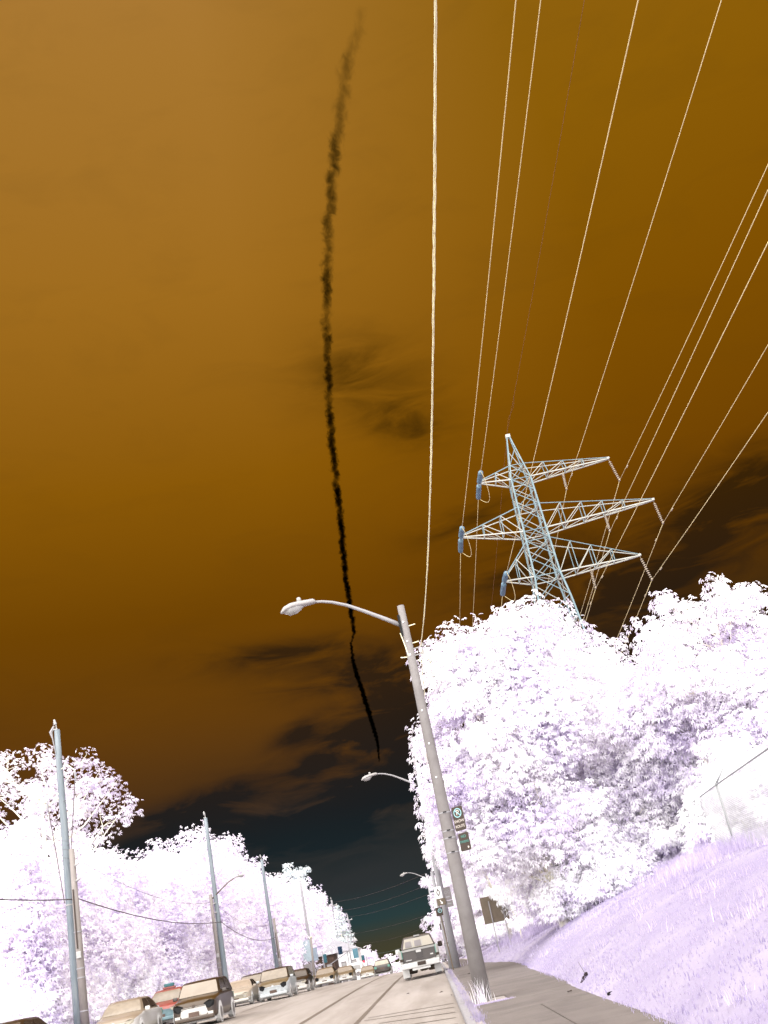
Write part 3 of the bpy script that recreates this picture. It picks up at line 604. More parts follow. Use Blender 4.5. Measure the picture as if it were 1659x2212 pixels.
s1 = pole_sign('no_parking_sign', 'taller dark sign with crossed out P and SNOW ROUTE lettering', (1.13, 25.12, 4.12), .30, .54, SZ, .14)
MB().add(*annulus(.105, .085, -.009)).obj('prohibition_ring', M_cyan, s1).location = (0, 0, .125)
o = MB().box((0, -.0085, 0), (.185, .002, .020)).obj('prohibition_bar', M_cyan, s1); o.location = (0, -.001, .125); o.rotation_euler = (0, R(45), 0)
text_mesh('letter', 'P', .17, M_cream, s1, (0.0, -.009, .125))
text_mesh('lettering', 'SNOW', .088, M_cream, s1, (0, -.009, -.06)); text_mesh('lettering', 'ROUTE', .088, M_cream, s1, (0, -.009, -.175), sx=.88)
s2 = pole_sign('no_standing_sign', 'shorter dark sign with teal NO STANDING lettering below the snow route sign', (1.15, 25.12, 3.60), .28, .40, SZ, .14)
text_mesh('lettering', 'NO', .085, M_teal, s2, (0, -.009, .115)); text_mesh('lettering', 'STANDING', .075, M_teal, s2, (0, -.009, .0), sx=.66)
MB().add([(.07, -.009, -.10), (.10, -.009, -.13), (.07, -.009, -.16), (.055, -.009, -.13)], [(0, 3, 2, 1)]).obj('arrow', M_cream, s2)
for sg, zz in ((s1, 4.33), (s1, 3.92), (s2, 3.76), (s2, 3.44)):
    rr = .185 - (.097) * ((zz - z0) / 9.12)
    o = MB().lathe([(rr + .004, -.012), (rr + .006, 0), (rr + .004, .012)], (0, 0, 0), 24).obj('strap', M_pole2, sg)
    o.matrix_parent_inverse = (Matrix.Translation(sg.location) @ Matrix.Rotation(SZ, 4, 'Z')).inverted(); o.location = (.845, 25.4, zz)
    o = bevel(MB().box((0, 0, 0), (.085, .03, .022)).obj('strap_buckle', M_black, sg), .008)
    o.matrix_parent_inverse = (Matrix.Translation(sg.location) @ Matrix.Rotation(SZ, 4, 'Z')).inverted(); o.location = (.85, 25.4 - rr - .012, zz + .01)
# reserved lane signs on the second lamp
rs = empty('reserved_lane_sign', (.80, 55.9, 4.12), R(-4)); tag(rs, 'white panel with dark outlined diamond and grey arrow panel beneath', 'sign')
MB().box((-.06, 0, .13), (.34, .02, .56)).obj('plate', M_white, rs); MB().box((.0, 0, -.32), (.42, .02, .32)).obj('arrow_panel', M_board, rs)
def outline_diamond(w, h, t, y):
    o = [(0, h), (w, 0), (0, -h), (-w, 0)]; i_ = [(a * (1 - t), b2 * (1 - t)) for a, b2 in o]
    return [(a, y, b2) for a, b2 in o + i_], [(k, (k + 1) % 4, 4 + (k + 1) % 4, 4 + k) for k in range(4)]
o = MB().add(*outline_diamond(.10, .20, .45, -.013)).obj('diamond', M_signd, rs); o.location = (-.06, 0, .13)
o = MB().add([(-.02, -.013, .1), (.02, -.013, .1), (.02, -.013, -.03), (.07, -.013, -.03), (0, -.013, -.12), (-.07, -.013, -.03), (-.02, -.013, -.03)], [(0, 6, 3, 2, 1), (6, 5, 4, 3)]).obj('arrow', M_white, rs); o.location = (.0, 0, -.32); o.rotation_euler = (0, R(-25), 0)
bs = empty('cycle_sign', (1.18, 55.95, 4.02), R(-4)); tag(bs, 'pale grey sign with faint bicycle beside the diamond panel', 'sign')
MB().box((0, 0, .1), (.36, .02, .62)).obj('plate', M_signg, bs); MB().box((0, 0, -.38), (.38, .02, .3)).obj('lower_plate', M_signg, bs)
for sx3 in (-.085, .085):
    o = MB().add(*annulus(.075, .055, -.013, 20)).obj('wheel_mark', M_pole2, bs); o.location = (sx3, 0, .17)
MB().tube([(-.085, -.014, .17), (-.02, -.014, .28), (.06, -.014, .28), (.085, -.014, .17)], .008, 4).obj('frame_mark', M_pole2, bs)
MB().box((0, -.012, -.37), (.2, .004, .05)).obj('text_bar', M_pole2, bs); MB().box((-.02, -.012, -.05), (.2, .004, .06)).obj('text_bar', M_pole2, bs)
ps = empty('parking_sign', (.60, 54.0, gz(.6, 54))); tag(ps, 'small dark parking sign with pale ring on a thin dark post beside the pickup', 'sign')
MB().tube([(.1, 0, -.1), (0, 0, 2.75)], .03, 8).obj('post', M_board, ps); bevel(MB().box((0, -.05, 2.62), (.30, .015, .38)).obj('plate', M_signd, ps), .02)
MB().box((-.13, -.04, 2.60), (.1, .03, .34)).obj('side_plate', M_board, ps)
o = MB().add(*annulus(.095, .07, -.062, 24)).obj('ring', M_cyan, ps); o.location = (.02, 0, 2.66)
text_mesh('letter', 'P', .12, M_cyan, ps, (.02, -.062, 2.66))

# brown sign board on the bank
bd = empty('sign_board', (3.27, 55.9, gz(3.27, 55.9))); tag(bd, 'brown blank board on two posts in front of the right bank trees', 'sign')
o = bevel(MB().box((0, 0, 0), (1.24, .03, 1.24)).obj('board', M_board, bd), .01); o.location = (.02, 0, 1.90); o.rotation_euler = (0, 0, R(0))
for sx3, hh in ((-.2, 2.4), (.42, 2.35)):
    MB().box((sx3, -.045, hh / 2 - .1), (.05, .05, hh)).obj('post', M_arm, bd)
for zz in (1.5, 2.3): MB().box((.02, -.02, zz), (1.1, .02, .04)).obj('rail', M_board, bd)
tree('shrub', 'leafy spray hanging over the top of the brown signboard', 'shrub', (4.3, 55.9, gz(4.3, 55.9)), [(3.35, 55.6, 3.75, .3), (3.75, 55.6, 3.55, .34), (4.25, 55.9, 3.0, .6)], 24, 520, .22, m=M_leafS, clump_r=.22, trunk_r=.04)

# ------------------------------------------------------------------ left utility poles
UP = 'blue grey utility poles on the left'
pl = [(52.67, 15.32, 'nearest blue grey wooden utility pole at far left'), (90.1, 15.45, 'second blue grey utility pole from the left'), (119.9, 14.57, 'third blue grey utility pole from the left'), (155.3, 14.63, 'fourth blue grey utility pole, in front of the high tree top'), (203, 14.33, 'fifth utility pole, pale, just left of the spruce'), (236.5, 12.88, 'sixth and farthest utility pole, just right of the spruce')]
def utility_pole(i, y, ztop, label):
    x = -16.4; z = gz(x, y); H = ztop - z; root = empty('utility_pole', (x, y, z)); tag(root, label, 'utility pole', UP)
    m = M_wood if i < 3 else M_pole2
    b = MB(); n = 9; b.tube([(random.gauss(0, .006), random.gauss(0, .006), -.3 + (H + .3) * k / n) for k in range(n + 1)], [.235 - .09 * k / n for k in range(n + 1)], 16); b.obj('pole', m, root, True)
    b = MB(); b.tube([(0.02, -.05, H - .25), (-.02, -.05, H + .28)], .03, 6); b.box((-.04, -.1, H + .02), (.2, .1, .05)); b.obj('pin_bracket', M_lens, root)
    MB().lathe([(.05, 0), (.10, .04), (.06, .09), (.09, .13), (.05, .18), (.06, .25), (.02, .30)], (-.04, -.06, H + .25), 10, (-.15, 0, 1)).obj('insulator', M_lens, root, True)
    if i == 0:
        MB().tube([(-.1, -.1, H + .2), (-.28, -.12, H - .1), (-.2, -.14, H - .45), (-.1, -.16, H - 1.2)], [.05, .09, .03, .02], 6).obj('fuse_cutout', M_arm, root)
        for (xa, za, xb, zb) in ((-.55, H - 3.6, -.2, H - 8.3), (.62, H - 2.4, .25, H - 6.2)):
            MB().tube([(xa * 1.25, -.15, za), ((xa * 1.25 + xb) / 2 + .02, -.17, (za + zb) / 2), (xb, -.15, zb)], .026, 6).obj('down_lead', M_greycable, root)
            MB().lathe([(.03, -.35), (.06, -.3), (.04, -.15), (.06, 0), (.03, .2)], (xa * 1.25, -.15, za), 8).obj('lead_insulator', M_pole2, root, True)
            MB().tube([(0, -.1, za + .35), (xa * .7, -.12, za + .55), (xa * 1.25, -.15, za + .2)], .02, 6).obj('lead_arm', M_bark, root)
        MB().lathe([(.225, -.03), (.228, 0), (.225, .03)], (0, 0, H - 8.4), 16).obj('band', M_lens, root)
    for k in range(10 if i < 2 else 3):
        zz = H - 1.5 - k * (1.05 if i < 2 else 3); MB().tube([(-.1, -.1, zz), (-.24 if k % 2 else .24, -.14, zz + .02)], .012, 4).obj('step_bolt', M_greycable, root)
    if i >= 4:
        MB().box((.0, -.16, H - .9), (1.8, .1, .12)).obj('crossarm', M_lens, root)
        for sx3 in (-.8, .8): MB().lathe([(.06, 0), (.1, .05), (.05, .2)], (sx3, -.16, H - .84), 8).obj('insulator', M_lens, root)
        if i == 5:
            MB().lathe([(.55, 0), (.42, .35), (.1, .75), (.05, .9)], (.75, -.3, H - 5.2), 12).obj('lamp_shade', M_lens, root, True); MB().tube([(0, -.1, H - 4.6), (.4, -.2, H - 4.3), (.75, -.3, H - 4.4)], .05, 6).obj('lamp_arm', M_lens, root)
            MB().box((.5, -.2, H - 3.6), (1.0, .1, .1)).obj('crossarm', M_lens, root)
    return root
for i, (y, zt, lb) in enumerate(pl): utility_pole(i, y, zt, lb)
# beige concrete posts standing beside them
def beige(label, x, y, ztop, lamp):
    z = gz(x, y); H = ztop - z; root = empty('concrete_post', (x, y, z)); tag(root, label, 'post', 'beige concrete posts on the left')
    MB().tube([(0, 0, -.3), (0, 0, H * .5), (0, 0, H)], [.2, .165, .125], 12).obj('pole', M_beige, root, True)
    for zz in (H - .8, H - 1.5): MB().lathe([(.035, 0), (.06, .06), (.04, .12), (.06, .2), (.03, .26)], (.12, -.1, zz), 8, (.9, -.3, .3)).obj('insulator', M_lens, root, True)
    MB().box((-.02, -.19, H * .62), (.06, .04, 2.6)).obj('conduit', M_signd if lamp is None else M_beige, root)
    bevel(MB().box((0.02, -.2, H * .43), (.22, .1, .3)).obj('meter_box', M_lens, root), .02)
    for zz in (1.2, 2.6, H * .36, H * .55): MB().lathe([(.195, -.025), (.198, 0), (.195, .025)], (0, 0, zz), 12).obj('band', M_pole2, root)
    if lamp:
        pts = [(.1, 0, H - .35), (.9, -.05, H + .2), (1.6, -.1, H + .65), (2.1, -.12, H + .85)]
        MB().tube(pts, [.055, .05, .042, .036], 8).obj('arm', M_board, root, True); cobra(root, pts[-1], (2.95, -.3, H + .95))
    return root
beige('beige concrete post with conduit just right of the nearest utility pole', -15.95, 52.1, 9.35, None)
beige('beige lamp post with arm just left of the second utility pole', -16.75, 90.0, 9.45, True)
beige('beige post beside the third utility pole', -15.9, 119, 8.4, None)
root = empty('steel_post', (-11.7, 109.4, gz(-11.7, 109.4))); tag(root, 'thin yellowish steel post near the square grey sign', 'post')
MB().tube([(0, 0, 0), (.35, 0, 4.4)], [.11, .09], 10).obj('pole', M_beige, root, True); MB().lathe([(.13, 0), (.13, .08)], (.35, 0, 4.4), 10).obj('cap', M_ivory, root)
root = empty('road_sign', (-11.55, 104.4, gz(-11.55, 104.4))); tag(root, 'square grey road sign on a thin post near the third utility pole', 'sign')
MB().tube([(.1, .05, 0), (0, .05, 2.1)], .04, 6).obj('post', M_pole2, root); bevel(MB().box((0, 0, 1.75), (.75, .03, .62)).obj('plate', M_signg, root), .03)

# cables on the left poles
def cable(name, label, A, B, sag, r, m, cat='cable', group=None, n=28):
    pts = [spanpt(Vector(A), Vector(B), sag, i / n) for i in range(n + 1)]
    return tag(MB().tube(pts, r, 5).obj(name, m, None, True), label, cat, group)
GC = 'grey communication cables on the left poles'
cable('communication_cable', 'thick grey cable leaving the left picture edge at the nearest utility pole', (-16.1, 12, 7.0), (-16.15, 52.4, 7.12), .62, .028, M_greycable, group=GC)
cable('communication_cable', 'thick grey cable sagging between first and second utility poles', (-15.95, 52.4, 7.12), (-16.2, 90, 7.25), .52, .028, M_greycable, group=GC)
cable('communication_cable', 'thick grey cable sagging between second and third utility poles', (-16.2, 90, 7.25), (-16.0, 119.8, 6.6), .8, .028, M_greycable, group=GC)
cable('communication_cable', 'thin cable hanging above the thick one between first and second poles', (-15.95, 52.4, 9.0), (-16.6, 90, 8.85), .85, .012, M_thin, group=GC)
cable('communication_cable', 'thin cable between second and third utility poles', (-16.6, 90, 8.8), (-16.2, 119.8, 8.0), .9, .012, M_thin, group=GC)
for k, zz in enumerate((9.6, 9.2, 8.8)):
    cable('service_wire', ('uppermost', 'middle', 'lowest')[k] + ' of three faint thin wires left of the nearest utility pole', (-16.2, 52.5, zz + .2), (-16.0, 12, zz), .7, .007, M_thin, group='faint wires at the left edge')
XC = [((-16.4, 203, 14.0), (.7, 127, 10.2), .5, .02, M_pink, 'topmost'), ((-16.4, 203, 12.4), (.7, 127, 9.0), .5, .02, M_pink, 'second'), ((-16.4, 236, 12.6), (.7, 127, 8.0), .4, .02, M_pink, 'third'), ((-16.4, 236, 9.2), (.8, 140, 6.4), .3, .02, M_pink, 'fourth'), ((-16.4, 236, 7.6), (.8, 150, 5.6), .9, .018, M_pink, 'fifth'), ((-12, 236, 4.6), (.8, 130, 4.0), .5, .035, mat('teal_cable', (84, 110, 104), .7), 'lowest and thickest')]
for A_, B_, sg, r_, m_, lb in XC: cable('street_cable', lb + ' of the cables crossing the road far ahead', A_, B_, sg, r_, m_, group='cables crossing the road')

# ------------------------------------------------------------------ pylon
PX, PY = 15.9, 88.5; PG = gz(PX, PY); py = empty('pylon', (PX, PY, PG)); tag(py, 'steel lattice transmission pylon with three asymmetric cross arms above the trees', 'pylon')
py.location = (0, 0, 0); py.location = (PX, PY, PG)
def hw(z):
    pts = [(PG, 3.3), (27.0, 1.42), (29.4, 1.12), (33.7, 1.0), (38.85, .88), (40.35, .62), (43.5, .12)]
    for (za, wa), (zb, wb) in zip(pts, pts[1:]):
        if z <= zb: return wa + (wb - wa) * max(0, (z - za)) / (zb - za)
    return .12
def pc(sx_, sy__, z): return Vector((sx_ * hw(z), sy__ * hw(z), z - PG))
for sx_ in (-1, 1):
    for sy__ in (-1, 1):
        b = MB(); zs = [PG - .3, 27, 29.4, 33.7, 38.85, 40.35, 43.5]
        for za, zb in zip(zs, zs[1:]): b.angle(pc(sx_, sy__, za), pc(sx_, sy__, zb), .14 if zb < 39 else .09)
        b.obj('leg', M_steel, py)
MB().box((0, 0, 43.55 - PG), (.42, .42, .3)).obj('peak_cap', M_steel2, py)
levels = [PG + .5, 11, 17.5, 22.5, 25.2, 27.2, 29.4, 31.1, 32.75, 34.4, 36.1, 37.5, 38.85, 40.35, 42.2]
for za, zb in zip(levels, levels[1:]):
    for k, (c0, c1) in enumerate((((-1, -1), (1, -1)), ((1, -1), (1, 1)), ((1, 1), (-1, 1)), ((-1, 1), (-1, -1)))):
        w_ = .062
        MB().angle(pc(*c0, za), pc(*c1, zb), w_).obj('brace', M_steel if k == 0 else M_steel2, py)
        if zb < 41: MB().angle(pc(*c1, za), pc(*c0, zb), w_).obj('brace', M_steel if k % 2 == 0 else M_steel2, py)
for zz in (25.2, 29.4, 32.75, 33.7, 36.1, 38.85, 40.35):
    for k, (c0, c1) in enumerate((((-1, -1), (1, -1)), ((1, -1), (1, 1)), ((1, 1), (-1, 1)), ((-1, 1), (-1, -1)))):
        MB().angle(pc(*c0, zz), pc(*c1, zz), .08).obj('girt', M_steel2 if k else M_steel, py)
    MB().angle(pc(-1, -1, zz), pc(1, 1, zz), .07).obj('girt', M_steel2, py)
def cross_arm(side, zb, zt, tx, tz, nseg, label):
    tip = Vector((tx - PX, 0, tz - PG)); ch = MB(); bt = []; tp_ = []
    for sy__ in (-1, 1):
        B0 = pc(side, sy__, zb); T0 = pc(side, sy__, zt); E0 = tip + Vector((0, sy__ * .06, -.05)); E1 = tip + Vector((0, sy__ * .06, .08))
        ch.angle(B0, E0, .13 if nseg > 2 else .10); bt.append((B0, E0))
    arm = ch.obj('cross_arm', M_steel2, py); arm['label'] = label
    for sy__, (B0, E0) in zip((-1, 1), bt):
        T0 = pc(side, sy__, zt); E1 = tip + Vector((0, sy__ * .06, .08))
        # top chord with a knee
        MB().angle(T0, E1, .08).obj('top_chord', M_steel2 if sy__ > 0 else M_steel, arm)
        fr = [(k + 1) / (nseg + 1) for k in range(nseg)]
        prev = None
        for k, f_ in enumerate(fr):
            f_ = f_ * .92; bp_ = B0.lerp(E0, f_); tq = T0.lerp(E1, f_)
            MB().angle(bp_, tq, .06).obj('strut', M_steel, arm)
            MB().angle((B0 if k == 0 else B0.lerp(E0, fr[k - 1] * .92)), tq, .055).obj('strut', M_steel2, arm)
            if sy__ < 0:
                o1 = bt[1][0].lerp(bt[1][1], f_); MB().angle(bp_, o1, .07).obj('strut', M_steel2, arm)
                o2 = pc(side, 1, zt).lerp(tip + Vector((0, .06, .08)), f_); MB().angle(tq, o2, .06).obj('strut', M_steel2, arm)
                o0 = bt[1][0] if k == 0 else bt[1][0].lerp(bt[1][1], fr[k - 1] * .92); MB().angle(bp_, o0, .06).obj('strut', M_steel2, arm)
    MB().box(tip, (.25, .3, .18)).obj('tip_plate', M_steel2, arm)
    return tip
tips = {}
for nm, side, zb, zt, tx, tz, ns in (('top right', 1, 38.85, 40.35, 24.25, 39.44, 3), ('middle right', 1, 33.7, 36.1, 27.03, 34.64, 4), ('bottom right', 1, 29.4, 32.75, 24.37, 29.79, 3), ('top left', -1, 38.85, 40.35, 12.23, 39.55, 1), ('middle left', -1, 33.7, 36.1, 9.45, 34.73, 2), ('bottom left', -1, 29.4, 32.75, 12.22, 29.92, 1)):
    tips[nm] = cross_arm(side, zb, zt, tx, tz, ns, nm + ' lattice cross arm')
def rel(p): return Vector(p) - Vector((PX, PY, PG))
def string(top, bot):
    top = rel(top); bot = rel(bot); d = (top - bot); L = d.length; d = d / L; b = MB(); b.tube([bot, top], .02, 6)
    n = 10
    for k in range(n):
        p = bot + d * (.25 + (L - .65) * k / (n - 1)); b.lathe([(.03, -.03), (.135, -.025), (.10, .03), (.03, .06)], p, 10, d)
    b.box(bot, (.12, .3, .16)); return b.obj('insulator_string', M_disc, py, True)
susp = {'top outer': ((24.25, 88.5, 39.4), (24.67, 88.5, 37.12)), 'top inner': ((19.8, 88.1, 38.95), (19.75, 88.3, 37.2)), 'middle outer': ((27.03, 88.5, 34.6), (27.25, 88.5, 32.3)), 'middle inner': ((22.4, 88.2, 34.15), (22.45, 88.4, 32.5)), 'bottom outer': ((24.37, 88.5, 29.75), (24.78, 88.5, 27.4)), 'bottom inner': ((19.8, 88.1, 29.55), (19.78, 88.3, 27.6))}
for k, (a, b_) in susp.items(): string(a, b_)
PL = 'high voltage conductors'
def conductor(label, x, z, yt, y_end, sag, r, m, name='power_line', xe=None, ze=None):
    A_ = Vector((x, yt, z)); B_ = Vector((x if xe is None else xe, y_end, z if ze is None else ze)); n = 60
    return tag(MB().tube([spanpt(A_, B_, sag, i / n) for i in range(n + 1)], r * 1.25, 5).obj(name, m, None, True), label, 'power line', PL)
SAG = {'top outer': 3.9, 'top inner': 2.3, 'middle outer': 2.2, 'middle inner': 2.3, 'bottom outer': 3.1, 'bottom inner': 2.3}
for k, (a, b_) in susp.items():
    lv, io = k.split(); p = Vector(b_)
    conductor('near span of the conductor on the %s string of the %s right arm' % (io, lv), p.x, p.z - .05, p.y, -165, SAG[k], .017, M_cond)
    conductor('far span of the conductor on the %s string of the %s right arm' % (io, lv), p.x, p.z - .05, p.y, 340, 4.2, .020, M_cond, ze=p.z - 3)
    dm = MB()
    for yy in (p.y - 3.6, p.y + 3.6):
        zz = p.z - .05 - 4 * SAG[k] * (3.6 / 252) * (1 - 3.6 / 252) - .07
        for ds in (-.16, .16): dm.lathe([(.05, -.09), (.065, 0), (.05, .09)], rel((p.x, yy + ds, zz)), 8, (0, 1, 0))
        dm.tube([rel((p.x, yy - .16, zz)), rel((p.x, yy, zz + .07)), rel((p.x, yy + .16, zz))], .015, 4)
    dm.obj('vibration_damper', M_disc, py)
for nm, lv in (('top left', 'top'), ('middle left', 'middle'), ('bottom left', 'bottom')):
    t = tips[nm] + Vector((PX, PY, PG))
    for sgn in (-1, 1):
        a = t + Vector((0, sgn * .35, -.12)); e = t + Vector((0, sgn * 3.0, -.3)); d = (e - a).normalized()
        b = MB(); L = (e - a).length; pr_ = [(.05, 0), (.2, .12)]
        for k in range(14): q = .15 + (L - .4) * k / 13; pr_ += [(.235, q), (.20, q + .07)]
        pr_ += [(.1, L - .1), (.04, L)]
        b.lathe(pr_, rel(a), 12, d); b.tube([rel(t), rel(a)], .04, 6); b.obj('strain_insulator', M_ins, py, True)
    e0 = rel(t + Vector((0.02, -3.0, -.3))); e1 = rel(t + Vector((.02, 3.0, -.3))); pts = []
    for k in range(17):
        s_ = k / 16; p = e0.lerp(e1, s_); w_ = 4 * s_ * (1 - s_); p += Vector((.55 * w_ ** .8, 0, -1.5 * w_)); pts.append(p)
    MB().tube(pts, .022, 5).obj('jumper_loop', M_cond, py, True)
    conductor('near span of the conductor dead ended on the %s left arm' % lv, t.x, t.z - .3, PY - 3.0, -165, {'top': 3.4, 'middle': 4.0, 'bottom': 2.85}[lv], .017, M_cond)
    conductor('far span of the conductor leaving the %s left arm' % lv, t.x, t.z - .3, PY + 3.0, 340, 4.2, .016, M_cond, ze=t.z - 3)
conductor('thin brown overhead ground wire reaching the pylon peak from above', PX, 43.9, PY, -165, 4.0, .012, M_condp, name='ground_wire')
conductor('thin brown overhead ground wire descending behind the pylon peak', PX, 43.9, PY, 340, 4.2, .012, M_condp, name='ground_wire', ze=41)
pts = [rel((PX, PY - .2, 43.9)), rel((PX + .2, PY - 1.5, 44.6)), rel((PX + .45, PY - 3.6, 44.4)), rel((PX + .2, PY - 6.0, 43.7)), rel((PX, PY - 8, 43.45))]
MB().tube(pts, .014, 5).obj('bonding_loop', M_condp, py)

# ------------------------------------------------------------------ chain link fence
F0 = Vector((10.4, 45.2, 0)); F1 = Vector((7.6, 22.4, 0)); fn = empty('chain_link_fence', (9.98, 41.8, gz(9.98, 41.8))); tag(fn, 'faint grey chain link fence with angled barbed wire arms on the grass bank', 'fence')
def rf(p): return Vector(p) - fn.location
dirf = Vector((8.63 - 9.98, 30.8 - 41.8, 0)); 
pp = [Vector((9.98, 41.8, 0)) + dirf * t for t in (0, 1, 1.9)]
posts = []
for p in pp:
    z = gz(p.x, p.y); posts.append(Vector((p.x, p.y, z)))
    MB().tube([rf((p.x, p.y, z - .2)), rf((p.x, p.y, z + 1.78))], .035, 8).obj('post', M_rail, fn, True)
    MB().tube([rf((p.x, p.y, z + 1.76)), rf((p.x + .35, p.y - .15, z + 2.2))], [.035, .012], 6).obj('barb_arm', M_rail, fn, True)
    MB().lathe([(.05, 0), (.05, .06)], rf((p.x, p.y, z + 1.72)), 8).obj('post_cap', M_rail, fn)
top = MB()
for a, b_ in zip(posts, posts[1:]): 
    MB().tube([rf(a + Vector((0, 0, 1.74))), rf(b_ + Vector((0, 0, 1.74)))], .022, 6).obj('top_rail', M_rail, fn)
    MB().tube([rf(a + Vector((.3, -.1, 2.1))), rf(b_ + Vector((.3, -.1, 2.1)))], .006, 4).obj('barbed_wire', M_rail, fn)
wm = MB()
for a, b_ in zip(posts, posts[1:]):
    L = (b_ - a).length; n = int(L / .085); h = 1.72
    for k in range(-20, n + 1):
        for sg in (1, -1):
            s0 = k * .085; s1_ = s0 + h; z_0, z_1 = (0, h) if sg > 0 else (h, 0)
            c0 = max(0, s0); c1 = min(L, s1_)
            if c1 - c0 < .05: continue
            za = z_0 + (z_1 - z_0) * (c0 - s0) / h; zb = z_0 + (z_1 - z_0) * (c1 - s0) / h
            p = rf(a.lerp(b_, c0 / L) + Vector((0, 0, za))); q = rf(a.lerp(b_, c1 / L) + Vector((0, 0, zb)))
            wm.tube([p, q], .0036, 3, False)
o = wm.obj('mesh_wire', M_fence, fn); o['kind'] = 'stuff'

# ------------------------------------------------------------------ small things on the sidewalk
root = MB().add(*annulus(.13, .105, 0, 28)).obj('hose_ring', M_black); root.location = (2.72, 18.98, prof(19) + .035); root.rotation_euler = (R(100), 0, R(20)); tag(root, 'thin dark oval ring lying at the grass edge of the sidewalk', 'ring')
md = root.modifiers.new('t', 'SOLIDIFY'); md.thickness = .02
b = MB(); b.lathe([(.02, -.07), (.06, -.05), (.075, 0), (.05, .05), (.02, .08)], (0, 0, .07), 8); b.lathe([(.02, -.05), (.05, 0), (.02, .05)], (.05, .02, .16), 7, (.5, .2, 1)); b.lathe([(.02, -.05), (.045, 0), (.01, .05)], (-.05, 0, .04), 6, (1, 0, .4))
o = b.obj('litter', mat('litter_dark', (58, 40, 44), .8), None, True); o.location = (2.87, 23.7, prof(23.7)); tag(o, 'small dark crumpled scrap beside the sidewalk edge', 'litter')
o = MB().tube([(0, 0, 0), (-.03, 0, .2), (-.1, .02, .42)], [.012, .008, .004], 4).obj('dry_stem', M_greycable); o.location = (2.95, 23.9, prof(23.9)); tag(o, 'thin dry stem standing behind the dark scrap', 'stem')

for k, (x, y) in enumerate(((-.05, 36.5), (.25, 33.2), (3.05, 31.0), (1.1, 44.0), (2.35, 22.2), (-1.2, 41))):
    z = prof(y) + .01 if x > .4 else roadz(x, y) + .012
    o = MB().add([(-.07, 0, 0), (0, -.04, .02), (.08, .01, .005), (.01, .05, .03)], [(0, 1, 2, 3)]).obj('fallen_leaf', mat('leaf_litter', (84, 66, 62), .8)); o.location = (x, y, z); o.rotation_euler = (0, 0, k * 1.3)
    tag(o, ('dark fallen leaf on the road nearest the kerb ahead of the pickup', 'dark fallen leaf in the gutter short of the pickup', 'dark fallen leaf on the sidewalk beside the lilac grass', 'dark fallen leaf on the sidewalk beyond the nearest lamp', 'dark fallen leaf on the sidewalk at the cross joint', 'dark fallen leaf in the lane behind the pickup')[k], 'leaf', 'fallen leaves')

